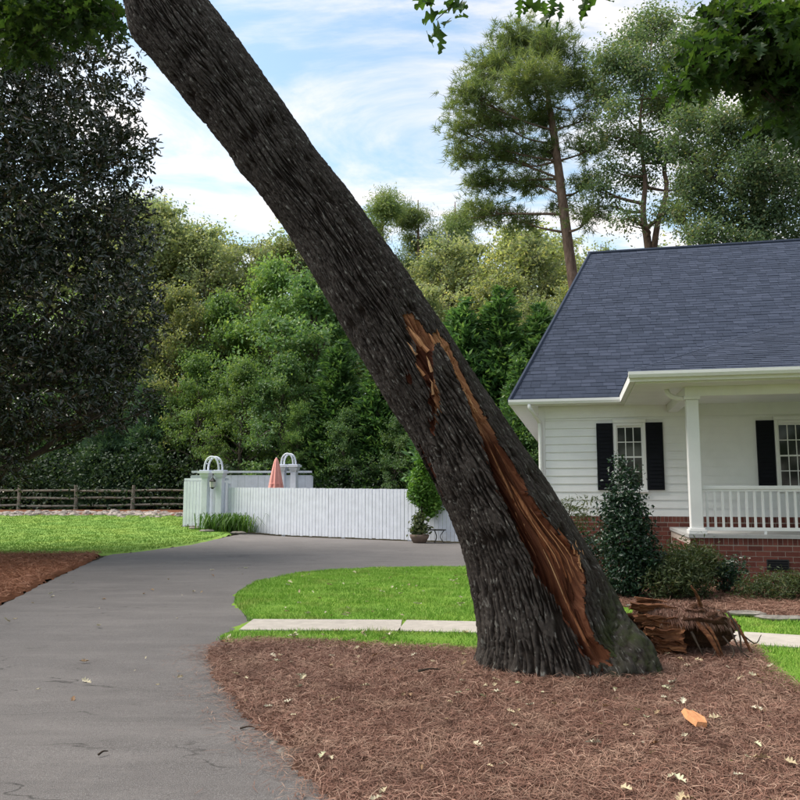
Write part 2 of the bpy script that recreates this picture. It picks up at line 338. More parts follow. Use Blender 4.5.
def rawwood():
    m = M('torn_red_wood'); uvn = m.n('ShaderNodeTexCoord'); mp = m.n('ShaderNodeMapping'); m.l(uvn.outputs['UV'], mp.inputs[0]); mp.inputs['Scale'].default_value = (1, 0.045, 1)
    n = m.noise(mp.outputs[0], 42, 5, 0.7, 0.4); b = m.noise(mp.outputs[0], 9, 3, 0.6)
    c = m.ramp(n, [(0.30, (0.085, 0.028, 0.013)), (0.50, (0.21, 0.080, 0.036)), (0.62, (0.34, 0.15, 0.07)), (0.75, (0.52, 0.29, 0.15))])
    c = m.mix(m.ramp(b, [(0.42, (0, 0, 0)), (0.62, (0.6, 0.6, 0.6))]), c, (0.15, 0.045, 0.022))
    sa_ = m.n('ShaderNodeAttribute'); sa_.attribute_name = 'painted_shade'
    c = m.mix(sa_.outputs['Fac'], c, m.mix(1.0, c, (0.42, 0.32, 0.30), 'MULTIPLY'))  # shade painted into the wood colour, darkest along the left of the split
    sf_ = m.n('ShaderNodeAttribute'); sf_.attribute_name = 'fresh'; c = m.mix(sf_.outputs['Fac'], c, m.ramp(n, [(0.3, (0.26, 0.10, 0.045)), (0.7, (0.62, 0.33, 0.16))]))
    m.base(c); m.rough(0.75, 0.25); m.bump(n, 1.0, 0.02); return m.m
def splintmat():
    m = M('pale_splinter_wood'); g = m.n('ShaderNodeNewGeometry'); oi = m.n('ShaderNodeObjectInfo')
    c = m.ramp(oi.outputs['Random'], [(0, (0.34, 0.14, 0.06)), (0.6, (0.50, 0.25, 0.12)), (1, (0.62, 0.38, 0.2))])
    n = m.noise(m.coord('Object', (60, 60, 6)), 1.0, 4); m.base(m.mix(0.4, c, m.ramp(n, [(0.3, (0.22, 0.08, 0.035)), (0.7, (0.6, 0.34, 0.17))]))); m.rough(0.8, 0.2); return m.m
def shardmat():
    m = M('torn_wood_shard'); oi = m.n('ShaderNodeObjectInfo'); c = m.ramp(oi.outputs['Random'], [(0, (0.075, 0.024, 0.012)), (0.4, (0.17, 0.056, 0.026)), (0.7, (0.28, 0.10, 0.046)), (0.9, (0.42, 0.19, 0.09)), (1, (0.58, 0.36, 0.2))])
    n = m.noise(m.coord('Object', (50, 50, 7)), 1.0, 5, .7); m.base(m.mix(1.0, c, m.ramp(n, [(0.3, (0.6, 0.55, 0.5)), (0.7, (1.2, 1.2, 1.15))]), 'MULTIPLY')); m.rough(.8, .2); m.bump(n, .6, .01); return m.m
MAT['shard'] = shardmat(); MAT['oakbark'] = oakbark(); MAT['rawwood'] = rawwood(); MAT['splint'] = splintmat()
LEAF = dict(
    magnolia=leafmat('magnolia_leaf', (0.018, 0.028, 0.011), (0.036, 0.052, 0.022), (0.10, 0.07, 0.04), 0.12, 0.2, 0.7),
    oak=leafmat('oak_leaf', (0.035, 0.075, 0.018), (0.065, 0.13, 0.026), (0.11, 0.17, 0.035), 0.5, 0.45, 0.4),
    olive=leafmat('olive_foliage', (0.237, 0.282, 0.161), (0.377, 0.423, 0.237), (0.535, 0.490, 0.287), 0.55),
    yellow=leafmat('yellow_green_foliage', (0.213, 0.258, 0.117), (0.350, 0.384, 0.172), (0.500, 0.444, 0.218), 0.55),
    mid=leafmat('mid_green_foliage', (0.123, 0.216, 0.067), (0.217, 0.338, 0.101), (0.347, 0.431, 0.128), 0.45),
    deep=leafmat('deep_green_foliage', (0.086, 0.170, 0.066), (0.160, 0.277, 0.098), (0.268, 0.361, 0.118), 0.4),
    cedar=leafmat('cedar_foliage', (0.059, 0.142, 0.049), (0.119, 0.228, 0.076), (0.185, 0.296, 0.092), 0.4),
    softpine=leafmat('soft_pine_foliage', (0.078, 0.156, 0.098), (0.124, 0.215, 0.130), (0.169, 0.260, 0.143), 0.35),
    pine=leafmat('pine_needle_tufts', (0.156, 0.222, 0.090), (0.240, 0.312, 0.120), (0.348, 0.372, 0.144), 0.5),
    thin=leafmat('grey_green_foliage', (0.117, 0.187, 0.101), (0.193, 0.273, 0.137), (0.304, 0.287, 0.144), 0.45),
    holly=leafmat('holly_leaf', (0.012, 0.035, 0.020), (0.028, 0.070, 0.035), (0.06, 0.12, 0.05), 0.15, 0.35, 0.5),
    shrub=leafmat('shrub_leaf', (0.049, 0.077, 0.027), (0.098, 0.127, 0.046), (0.166, 0.164, 0.064), 0.35),
    lime=leafmat('bright_climber_leaf', (0.06, 0.15, 0.02), (0.12, 0.25, 0.035), (0.2, 0.33, 0.06), 0.4),
    under=leafmat('shade_shrub_leaf', (0.020, 0.042, 0.020), (0.04, 0.075, 0.032), (0.07, 0.11, 0.045), 0.3),  # leaf colour darkened in place of the shade under the canopy
    bloom=leafmat('pale_bloom', (0.45, 0.42, 0.42), (0.6, 0.57, 0.55), None, 0.3),
)
# ================================================================== GROUND AND PAVING
g = np.concatenate([np.linspace(-400, -60, 8), np.arange(-58, 60, 2.0), np.linspace(60, 400, 8)])
gy = np.concatenate([np.linspace(-200, -20, 6), np.arange(-18, 80, 2.0), np.linspace(80, 900, 10)])
X, Y = np.meshgrid(g, gy); idx = np.arange(X.size).reshape(X.shape)
tag(mk('ground', np.stack([X, Y, hgt(X, Y) - 0.02], -1).reshape(-1, 3), np.stack([idx[:-1, :-1], idx[:-1, 1:], idx[1:, 1:], idx[1:, :-1]], -1).reshape(-1, 4), MAT['forest'], smooth=True), kind='structure')
drive = [(-5, -3), (-5.1, 4), (-5.3, 9), (-5.75, 11.77), (-6.48, 15.1), (-7.24, 19), (-7.6, 21.2), (-7.2, 21.9), (-6.48, 25.1), (-6.25, 27.8), (-5.9, 30.95), (0.17, 27.1), (3.4, 24.9), (4.6, 22), (4.6, 16.6), (2, 14), (-0.5, 12), (-0.5, 8), (0.8, 4), (1, -3)]
tag(sheet('driveway', drive, 0.12, 0.004, 0.012, 0.1, MAT['asphalt'], 0.0025, 0.02, 5, lambda X, Y: 0.012 * perlin(X / 3, Y / 1.1, 8)), kind='structure')
lawn = [(-2.02, 9.2), (-1.93, 10.24), (-2.11, 10.82), (-2.42, 11.77), (-2.61, 12.9), (-2.6, 14.6), (-1.99, 16.2), (-0.64, 17.2), (1.4, 17.45), (3.0, 17.5), (3.4, 14), (14, 12), (14, -2), (4, -2), (1, 6), (0, 8), (-1.95, 8.7)]
tag(sheet('lawn', lawn, 0.1, 0.012, 0.03, 0.12, MAT['turf'], 0.006, 0.05, 11), kind='structure')
lawn2 = [(-7.7, 21.0), (-7.2, 21.9), (-6.5, 25.1), (-6.3, 27.8), (-6.2, 30.4), (-7, 31.4), (-8.8, 32.4), (-9.6, 37), (-11, 38.3), (-20, 38.6), (-34, 38), (-34, 20.4), (-12, 20.4)]
tag(sheet('back_lawn', lawn2, 0.25, 0.012, 0.03, 0.2, MAT['turf_far'], 0.006, 0.06, 21), kind='structure')
bed = [(1.2, -2), (0.15, 2.5), (-0.2, 3.7), (-0.42, 4.41), (-0.66, 5.04), (-0.99, 5.66), (-1.47, 6.77), (-1.86, 7.95), (-1.93, 8.5), (-1.6, 8.82), (-0.9, 8.72), (0, 8.42), (0.9, 8.2), (2.0, 8.75), (3.2, 8.75), (3.6, 8.4), (3.36, 7.6), (3.22, 6.84), (3.4, 5.6), (4.2, 4), (4.6, -2)]
def mound(X, Y): return 0.05 * np.exp(-((X - 2.6) ** 2 + (Y - 7.9) ** 2) / 0.8)
tag(sheet('pine_straw_bed', bed, 0.05, 0.02, 0.03, 0.22, MAT['straw'], 0.012, 0.06, 31, mound), kind='structure')
def bedz(x, y): return 0.055 + mound(x, y)
bed2 = [(-5.3, 9), (-5.75, 11.77), (-6.48, 15.1), (-7.24, 19), (-7.75, 21.1), (-9, 20.9), (-11, 20.6), (-16, 21), (-16, 6), (-5.4, 6)]
tag(sheet('orange_straw_bed', bed2, 0.1, 0.015, 0.07, 0.3, MAT['straw_or'], 0.012, 0.08, 41), kind='structure')
bed3 = [(1.9, 15.6), (2.2, 12.4), (2.9, 11.2), (4.3, 10.6), (4.9, 9.95), (6.5, 9.6), (12, 9.2), (12, 14), (8, 17), (2.4, 18)]
tag(sheet('house_bed', bed3, 0.08, 0.02, 0.06, 0.25, MAT['straw'], 0.015, 0.05, 51), kind='structure')
# concrete path of separate slabs
path = link('garden_path', None); tag(path, kind='structure')
cl = np.array([(-1.83, 9.74), (0.02, 9.68), (1.85, 9.42), (3.7, 8.86), (5.5, 8.1), (7.2, 7.2)])
for i in range(5):
    a, b = cl[i], cl[i + 1]; d = (b - a) / np.linalg.norm(b - a); n_ = np.array([-d[1], d[0]]); a = a + d * 0.008; b = b - d * 0.008
    q = [a - n_ * .39, b - n_ * .39, b + n_ * .39, a + n_ * .39]
    V = np.array([[*p, 0.0] for p in q] + [[*p, 0.055] for p in q]); mk('slab', V, BOXF, MAT['concrete'], path)
# flagstone edging by the house, and edging stones by the drive
R0 = np.random.RandomState(3)
def rock(r, rng, flat=0.5, n=7):
    th = np.linspace(0, 2 * np.pi, n, endpoint=False) + rng.uniform(-.25, .25, n); q = rng.uniform(.75, 1.15, n) * r
    b = np.stack([q * np.cos(th), q * np.sin(th)], -1); h = r * flat
    V = np.concatenate([np.c_[b * 0.95, np.zeros(n)], np.c_[b, np.full(n, h * .6)], np.c_[b * 0.72, h + rng.uniform(-.08, .08, n) * r]])
    j = np.arange(n); k = (j + 1) % n
    Fq = np.concatenate([np.stack([j + s, k + s, k + s + n, j + s + n], -1) for s in (0, n)])
    V = np.concatenate([V, [[0, 0, h * 1.05]]]); return V, [Fq, np.stack([j + 2 * n, k + 2 * n, np.full(n, 3 * n)], -1)]
edge_pts = [(3.35, 11.05), (3.95, 10.8), (4.42, 10.5), (4.72, 10.15), (5.1, 9.93), (5.75, 9.75), (6.4, 9.6)]
ORD = ['first', 'second', 'third', 'fourth', 'fifth', 'sixth', 'seventh', 'eighth', 'ninth', 'tenth', 'eleventh', 'twelfth', 'thirteenth', 'fourteenth', 'fifteenth', 'sixteenth', 'seventeenth', 'eighteenth', 'nineteenth', 'twentieth']
for i, (x, y) in enumerate(edge_pts):
    V, Fc = rock(0.30, R0, 0.12, 8); V[:, 1] *= .62; o = mk('flagstone', V, Fc, MAT['stone']); o.location = (x, y, 0.055); o.rotation_euler = (R0.uniform(-.05, .05), R0.uniform(-.05, .05), -0.5 + R0.uniform(-.3, .3))
    tag(o, f'flat grey flagstone edging the house bed, {ORD[i]} from the torn roots', 'flagstone', 'flagstones edging the house bed')
for i, (px, py, r) in enumerate([(318, 772, .12), (296, 753, .13), (281, 742, .11), (268, 727, .12), (335, 768, .1)]):
    q = at(px, py, 1); k = -EYE / (q[2] - EYE); x, y = q[0] * k, k
    V, Fc = rock(r, R0, 0.3, 8); o = mk('edging_stone', V, Fc, MAT['stone']); o.location = (x, y, -0.012); o.rotation_euler = (0, 0, R0.uniform(0, 6))
    tag(o, f'half buried grey edging stone between driveway and pine straw, {ORD[i]} from the camera', 'stone', 'stones edging the driveway')
# rocks of the dry swale
parts = []
for k in range(1500):
    x = R0.uniform(-24, -9.2); y = 39.2 + R0.normal(0, 0.8) + 0.3 * math.sin(x * .7); V, Fc = rock(R0.uniform(.06, .2), R0, .75, 6); V[:, 2] *= R0.uniform(.7, 1.3)
    parts.append((V + [x, y, float(hgt(x, y)) - .03], Fc))
V, Fc = join(parts); tag(mk('swale_rocks', V, Fc, plain('pale_swale_stone', (0.33, 0.29, 0.26), .9, .2, .5, 1.2)), 'grey rocks in a dry swale below the rail fence', 'rocks', kind='stuff')
tag(sheet('swale_bed', [(-30, 38.4), (-30, 43.4), (-10, 43.4), (-9.4, 38.0)], .25, .02, .05, .3, MAT['straw_or'], .02, .1, 61), kind='structure')
# pine needles, grass
def needles(name, poly, n, L0, wd, mat, zfun, rng, lift=0.03, tilt=0.25):
    P = scatter(poly, n, rng) + rng.normal(0, .035, (n, 2)); K = perlin(P[:, 0] / .35, P[:, 1] / .35, 77)
    ang = rng.uniform(0, 2 * np.pi, n) * .45 + 3 * K; le = L0 * rng.uniform(.5, 1.15, n); til = rng.normal(0, tilt, n)
    d = np.stack([np.cos(ang) * np.cos(til), np.sin(ang) * np.cos(til), np.sin(til)], -1); s = np.stack([-np.sin(ang), np.cos(ang), rng.normal(0, .4, n)], -1)
    c = np.c_[P, zfun(P[:, 0], P[:, 1]) + rng.uniform(0.0, lift, n)]; bend = rng.normal(0, .14, n)[:, None] * le[:, None] * s
    V = np.stack([c - d * le[:, None] / 2, c + bend - s * wd / 2, c + bend + s * wd / 2, c + d * le[:, None] / 2], 1).reshape(-1, 3)
    V[:, 2] = np.maximum(V[:, 2], 0.022)
    i = np.arange(n)[:, None] * 4; return tag(mk(name, V, np.concatenate([i + [[0, 1, 2]], i + [[1, 3, 2]]]), mat), kind='stuff')
vis_bed = [p for p in bed if p[1] > 3] + [(3.9, 4.4), (0.0, 3.2)]
vis_bed = [(-0.2, 3.7), (-0.42, 4.41), (-0.66, 5.04), (-0.99, 5.66), (-1.47, 6.77), (-1.86, 7.95), (-1.93, 8.5), (-1.6, 8.82), (-0.9, 8.72), (0, 8.42), (0.9, 8.2), (2.0, 8.75), (3.2, 8.75), (3.6, 8.4), (3.36, 7.6), (3.22, 6.84), (3.4, 5.6), (4.0, 4.4), (3.4, 3.4)]
rn = np.random.RandomState(12)
tag(needles('pine_needles', vis_bed, 140000, 0.15, 0.0044, MAT['needle'], lambda x, y: bedz(x, y) - .012, rn, 0.035, 0.3), 'loose brown pine needles strewn around the oak', 'pine straw')
foot = [(1.5 + .98 * math.cos(t), 7.45 + .85 * math.sin(t)) for t in np.linspace(0, 6.283, 20)][:-1]
tag(needles('heaped_pine_needles', foot, 9000, 0.15, 0.0045, MAT['needle'], lambda x, y: bedz(x, y) - .01, rn, 0.05, 0.35), 'loose pine needles heaped round the foot of the oak', 'pine straw')
eg = np.array([(-0.2, 3.7), (-0.42, 4.41), (-0.66, 5.04), (-0.99, 5.66), (-1.47, 6.77), (-1.86, 7.95), (-1.95, 8.6)]); k_ = rn.uniform(0, 6, 800); i_ = k_.astype(int); Pn = eg[i_] + (eg[np.minimum(i_ + 1, 6)] - eg[i_]) * (k_ - i_)[:, None] - np.c_[np.abs(rn.normal(0, .16, 800)), 0 * k_]
aN = rn.uniform(0, 6.28, 800); dN = np.c_[np.cos(aN), np.sin(aN), 0 * aN] * rn.uniform(.03, .08, 800)[:, None]; sN = np.c_[-np.sin(aN), np.cos(aN), 0 * aN] * .002; cN = np.c_[Pn, np.full(800, .03)]
tag(mk('stray_needles', np.stack([cN - dN, cN + sN, cN - sN, cN + dN], 1).reshape(-1, 3), np.concatenate([np.arange(800)[:, None] * 4 + [[0, 1, 2]], np.arange(800)[:, None] * 4 + [[1, 3, 2]]]), MAT['needle']), 'stray pine needles on the driveway along the straw edge', 'pine straw', kind='stuff')
tag(needles('orange_pine_needles', [(-5.45, 9.5), (-5.75, 11.77), (-6.48, 15.1), (-7.24, 19), (-7.75, 21.1), (-9, 20.9), (-12, 20.6), (-12, 10)], 30000, 0.2, 0.008, MAT['needle_or'], lambda x, y: np.full(x.shape, 0.075), rn, 0.05, 0.3), 'loose orange pine needles beside the left edge of the driveway', 'pine straw')
tag(needles('house_bed_needles', [(1.9, 15.6), (2.2, 12.4), (2.9, 11.2), (4.3, 10.65), (4.9, 10), (7, 9.8), (7.5, 13), (4, 14)], 22000, 0.17, 0.006, MAT['needle'], lambda x, y: np.full(x.shape, 0.07), rn, 0.04, 0.3), 'brown pine needles in the bed below the porch', 'pine straw')
def grass(name, P, h, wd, mat, z, rng, label):
    n = len(P); a = rng.uniform(0, 6.283, n); hh = h * rng.uniform(.35, 1.3, n) * (1 + .5 * perlin(P[:, 0] / .5, P[:, 1] / .5, 5)); s = np.stack([np.cos(a), np.sin(a), 0 * a], -1) * wd / 2
    c = np.c_[P, z]; t = c + np.c_[rng.normal(0, .45, (n, 2)) * hh[:, None], hh]
    V = np.stack([c - s, c + s, t], 1).reshape(-1, 3); i = np.arange(n)[:, None] * 3
    return tag(mk(name, V, i + [[0, 1, 2]], mat), label, 'grass', kind='stuff')
P = np.concatenate([scatter([(-2.0, 8.8), (-1.93, 10.24), (-2.11, 10.82), (-2.42, 11.77), (-2.61, 12.9), (-2.6, 14.6), (-1.99, 16.2), (-0.64, 17.2), (1.4, 17.45), (3.0, 17.5), (3.2, 8.2), (0, 8.2)], 150000, rn, 0.03), scatter([(3.2, 6.8), (3.4, 7.6), (3.6, 8.5), (3.4, 9), (3.4, 11), (4.4, 10.4), (5, 9.8), (7, 9.4), (7, 6)], 50000, rn)])
k = ~inside(P, bed) & ~inside(P, bed3)
dpath = np.min([np.linalg.norm(P - (cl[i] + np.clip(((P - cl[i]) @ (cl[i + 1] - cl[i])) / ((cl[i + 1] - cl[i]) @ (cl[i + 1] - cl[i])), 0, 1)[:, None] * (cl[i + 1] - cl[i])), axis=1) for i in range(5)], axis=0)
P = P[k & (dpath > 0.38)]
grass('grass_blades', P, 0.045, 0.011, MAT['grass'], np.full(len(P), 0.03), rn, 'short green grass on the island and beside the path')
P = scatter([(-7.7, 21.2), (-7.25, 21.9), (-6.6, 25.1), (-6.4, 27.8), (-6.4, 30.2), (-8.8, 32.2), (-9.6, 37), (-11, 38.2), (-20, 38.4), (-12, 20.6)], 60000, rn)
grass('back_grass_blades', P, 0.05, 0.03, MAT['turf_far'], hgt(P[:, 0], P[:, 1]) + .03, rn, 'short grass on the lawn beyond the driveway')
# ================================================================== THE BROKEN OAK
oak = thing('leaning_oak', 'huge dark oak trunk leaning left, split open at its base in the pine straw', 'tree', (1.45, 7.5, 0))
OB = np.array([1.45, 7.5, 0])
PL = [(468, 700), (472, 678), (478, 655), (478, 625), (474, 595), (468, 565), (456, 528), (440, 492), (415, 442), (385, 395), (340, 320), (300, 250), (262, 195), (220, 140), (180, 92), (138, 36), (120, -8), (84, -60), (30, -130), (-40, -220)]
PR = [(664, 690), (655, 669), (642, 650), (622, 624), (608, 592), (596, 562), (567, 516), (534, 464), (484, 391), (450, 338), (404, 270), (362, 212), (322, 160), (280, 100), (238, 42), (196, -14), (166, -56), (124, -112), (74, -180), (0, -268)]
DD = [7.5, 7.5, 7.5, 7.5, 7.5, 7.5, 7.5, 7.5, 7.5, 7.5, 7.5, 7.5, 7.5, 7.5, 7.5, 7.5, 7.5, 7.5, 7.5, 7.5]
LL = np.array([at(*p, d) for p, d in zip(PL, DD)]); RR = np.array([at(*p, d) for p, d in zip(PR, DD)])
NS = 820
Ls, Rs = spline(LL, 4000), spline(RR, 4000)
C0 = (Ls + Rs) / 2; sl = np.concatenate([[0], np.cumsum(np.linalg.norm(np.diff(C0, axis=0), axis=1))])
su = np.linspace(0, sl[-1], NS); Ls = np.stack([np.interp(su, sl, Ls[:, i]) for i in range(3)], -1); Rs = np.stack([np.interp(su, sl, Rs[:, i]) for i in range(3)], -1)
Cc = (Ls + Rs) / 2; Hh = (Rs - Ls) / 2; rad = np.linalg.norm(Hh, axis=1); e1 = Hh / rad[:, None]
th = np.concatenate([np.linspace(math.radians(-15), math.radians(195), 345, endpoint=False), np.linspace(math.radians(195), math.radians(345), 45, endpoint=False)]); NT = len(th); TH, SU = np.meshgrid(th, su)
e2 = np.array([0, -1.0, 0])
dk = np.interp(su, [0, 1.0, 2.5], [0.78, 0.86, 0.97])
low = ss(1 - SU / 1.1); aa0 = (TH / (2 * np.pi)) % 1.0
foot_ = ss(1 - SU / 0.62); r_ = rad[:, None] * (1 + 0.045 * low * np.cos(5 * TH + 0.6) + foot_ * (0.05 + 0.07 * np.cos(6 * TH + 0.9) + 0.04 * np.cos(11 * TH + 2) + 0.03 * np.cos(17 * TH)) + 0.022 * perlin(aa0 * 6, SU / 0.7, 4, 6) + 0.016 * perlin(aa0 * 12, SU / 0.3, 6, 12))
for (s_b, t_b, h_b, w_b) in ((5.9, 3.0, .025, .14), (7.75, 3.05, .05, .2), (4.6, 2.7, .02, .10), (6.8, 1.9, .018, .10), (3.4, 2.2, .018, .09), (5.2, .5, .012, .12)):
    r_ = r_ + h_b * np.exp(-((SU - s_b) / w_b) ** 2 - ((TH - t_b) * .42 / w_b) ** 2)
Rmean = 0.42; NA = 44; aa = TH / (2 * np.pi)
aa = aa % 1.0; NA = 92
wx = 0.55 * perlin(aa * 24, SU / 0.45, 21, 24) + 0.18 * perlin(aa * 92, SU / 0.14, 20, 92)
f1 = perlin(aa * NA + wx, SU / 0.5, 22, NA); f2 = perlin(aa * 80 + wx * 1.2, SU / 0.2 + 3 + .5 * wx, 23, 80); f3 = perlin(aa * 80, SU / 0.06, 24, 80); f4 = perlin(aa * 150, SU / 0.03, 25, 150)
ridge = ss(np.abs(f1) / 0.26) * (0.72 + 0.28 * ss(np.abs(f2) / 0.12)) * (0.85 + 0.15 * ss(np.abs(f3) / .1))
amp = np.interp(SU, [0, 1.5, 4, 9], [0.056, 0.054, 0.048, 0.042])
disp = (ridge - 0.7) * amp + 0.006 * f3 + 0.0045 * f4
n_out = np.cos(TH)[..., None] * e1[:, None] + np.sin(TH)[..., None] * e2[None, None] * dk[:, None, None]
core = Cc[:, None] + n_out * r_[..., None]
# --- the wound: outline in the photograph, turned into a region of the trunk's surface
WR = [(401, 314), (412, 312), (421, 323), (430, 335), (437, 331), (449, 344), (460, 367), (470, 388), (480, 406), (488, 419), (497, 438), (517, 470), (539, 508), (560, 533), (579, 553), (587, 580), (585, 610), (594, 637), (625, 668)]
WL = [(590, 666), (574, 634), (560, 610), (539, 577), (521, 541), (506, 507), (491, 472), (480, 440), (471, 419), (464, 400), (455, 381), (446, 361), (440, 348), (435, 344), (432, 356), (434, 380), (440, 398), (440, 408), (434, 414), (428, 402), (430, 391), (423, 380), (416, 362), (415, 345), (404, 323)]
wound = WR + WL
front = np.sin(TH) > 0.02
pxx, pyy = proj(core); PX = np.stack([pxx, pyy], -1)
jag = np.stack([1.6 * f2 + 1.2 * f4, 4 * f3 + 4 * f4], -1) * np.interp(pyy, [380, 460], [.45, 1])[..., None]
PXj = PX + jag
mask = front & (inside(PXj, wound) | inside(PXj, [(428, 417), (437, 420), (436, 431), (431, 432)]) | inside(PXj, [(414, 430), (421, 442), (438, 475), (446, 500), (441, 500), (430, 474)]) | inside(PXj, [(405, 372), (412, 375), (414, 386), (407, 384)]))
WLl = sorted(WL[:13], key=lambda p: p[1]); WRl = sorted(WR[4:], key=lambda p: p[1])
xl = np.interp(pyy, [p[1] for p in WLl], [p[0] for p in WLl]); xr = np.interp(pyy, [p[1] for p in WRl], [p[0] for p in WRl])
wid = np.maximum(xr - xl, 1); wn = np.clip((pxx - xl) / wid, 0, 1)
# the standing stub stands proud of the leaning stem along the crack
prow = np.where((pyy > 340) & (pyy < 600) & (pxx <= xl) & front, np.exp(-np.maximum(xl - pxx, 0) / 26.0), 0) * np.interp(pyy, [338, 352, 480, 610], [0, 0.05, 0.085, 0.0])
prow2 = np.where((pyy > 340) & (pyy < 560) & (pxx > xr) & front, -np.exp(-(pxx - xr) / 12.0) * 0.01, 0)
barkV = core + n_out * (disp + prow + prow2)[..., None]
dep = np.where((pyy > 347) & (pxx > xl - 2), np.minimum(0.24, 0.0075 * wid) * np.interp(wn, [0, .10, .38, .46, .70, .85, 1], [1.0, .92, .38, .34, .62, .42, .12]) + 0.014, 0.035 + 0.02 * perlin(aa * 40, SU / 0.12, 31, 40))
slab = 0.022 * np.sign(perlin(aa * 70, SU / 0.5, 33, 70)) * (pyy < 420)
grain = 0.022 * perlin(aa * 70, SU / 1.6, 34, 70) + 0.012 * perlin(aa * 200, SU / 0.9, 35, 200) + 0.004 * perlin(aa * 200, SU / 0.05, 36, 200) * (pyy < 430)
idx = np.arange(NS * NT).reshape(NS, NT); idn = np.roll(idx, -1, 1)
quads = np.stack([idx[:-1], idn[:-1], idn[1:], idx[1:]], -1).reshape(-1, 4)
def sub(V, q, mat, name, uv, attrs):
    u = np.unique(q); re = np.zeros(len(V), int); re[u] = np.arange(len(u))
    o = mk(name, V[u] - OB, re[q], mat, oak, True, uv[u])
    for k, a in attrs.items():
        at_ = o.data.attributes.new(k, 'FLOAT', 'POINT'); at_.data.foreach_set('value', a.ravel()[u].astype(np.float32))
    return o
UV = np.stack([aa * 2 * np.pi * 0.5, SU], -1).reshape(-1, 2)
mf = mask.ravel()
moss = ss((pxx - 588) / 25) * ss((pyy - 575) / 40)
keep = ~mf[quads].all(1)
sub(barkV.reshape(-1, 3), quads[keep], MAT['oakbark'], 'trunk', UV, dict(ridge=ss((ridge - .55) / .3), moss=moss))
dil = mask.copy()
for _ in range(3): dil = dil | np.roll(dil, 1, 0) | np.roll(dil, -1, 0) | np.roll(dil, 1, 1) | np.roll(dil, -1, 1)
inn = mask & np.roll(mask, 1, 1) & np.roll(mask, -1, 1)
woff = np.where(inn, -(dep) + slab + grain, -0.016) + np.where(inn, 0, prow)
woff = np.minimum(woff, np.where(inn, 0.012, -0.012) + prow)
woodV = core + n_out * woff[..., None]
df = dil.ravel()[quads].all(1)
sub(woodV.reshape(-1, 3), quads[df], MAT['rawwood'], 'exposed_wood', UV, dict(painted_shade=np.where(pyy > 350, np.interp(wn, [0, .3, .5, .75, 1], [1, .75, .12, .5, .25]), .15), fresh=np.where((pxx > 434) & (pyy < 440), np.interp(pyy, [330, 400, 440], [1, .9, .2]), np.where(pyy < 345, .45, 0.0))))['label'] = 'raw reddish wood laid bare in the split'
# splinters along the lips of the wound
rs = np.random.RandomState(8)
def splinter(px, py, D, le, ang, wd, out=0.0, name='splinter'):
    b = at(px, py, D); dr = np.array([math.sin(ang), -out, math.cos(ang)]); dr /= np.linalg.norm(dr)
    pts = [b + dr * le * t + rs.normal(0, .004, 3) for t in (0, .35, .7, 1)]
    V, Fc = tube(np.array(pts), np.array([1, .8, .5, .08]) * wd, 4)
    V = V - OB; return mk(name, V, Fc, MAT['splint'], oak)
def surfD(px, py):
    d2 = np.where(front, (pxx - px) ** 2 + (pyy - py) ** 2, 1e9); i = np.unravel_index(np.argmin(d2), d2.shape)
    return core[i][1]
for k in range(34):
    t = rs.uniform(0, 1); x = np.interp(t, [0, 1], [439, 478]); y = np.interp(x, [437, 445, 455, 465, 475, 485], [331, 345, 368, 390, 408, 420])
    splinter(x, y + 2, surfD(x, y) - 0.012, rs.uniform(.03, .11), rs.uniform(-.75, -.25), rs.uniform(.003, .008), rs.uniform(-.1, .25))
for k in range(14):
    x, y = rs.uniform(574, 584), rs.uniform(548, 575); splinter(x, y, surfD(x, y) + .01, rs.uniform(.04, .10), rs.uniform(-.6, .0), rs.uniform(.004, .009), rs.uniform(-.1, .2))
for (x, y, le, a, wd) in [(436, 346, .14, -.5, .016), (428, 352, .20, -.62, .022), (422, 346, .22, -.6, .022), (432, 372, .16, -.35, .016), (424, 376, .14, -.6, .02), (417, 356, .16, -.62, .016), (441, 352, .15, -.45, .010), (433, 394, .14, -.2, .014)]:
    splinter(x, y, surfD(x, y) - 0.005, le, a, wd, .05)
for k in range(4):   # long fibres still stretched down the split
    t = rs.uniform(.1, .9); y0 = rs.uniform(500, 560); y1 = y0 + rs.uniform(30, 70)
    def pt(y, t):
        a = np.interp(y, [p[1] for p in WLl], [p[0] for p in WLl]); b = np.interp(y, [p[1] for p in WRl], [p[0] for p in WRl]); x = a + (b - a) * t
        return at(x, y, surfD(x, y) + 0.10 * (1 - t) - .01)
    V, Fc = tube(np.array([pt(y, t) for y in np.linspace(y0, y1, 5)]), [.002, .004, .005, .004, .002], 4); mk('splinter', V - OB, Fc, MAT['splint'], oak)
def lip(y, t):
    a = np.interp(y, [p[1] for p in WLl], [p[0] for p in WLl]); b = np.interp(y, [p[1] for p in WRl], [p[0] for p in WRl]); return a + (b - a) * t, b - a
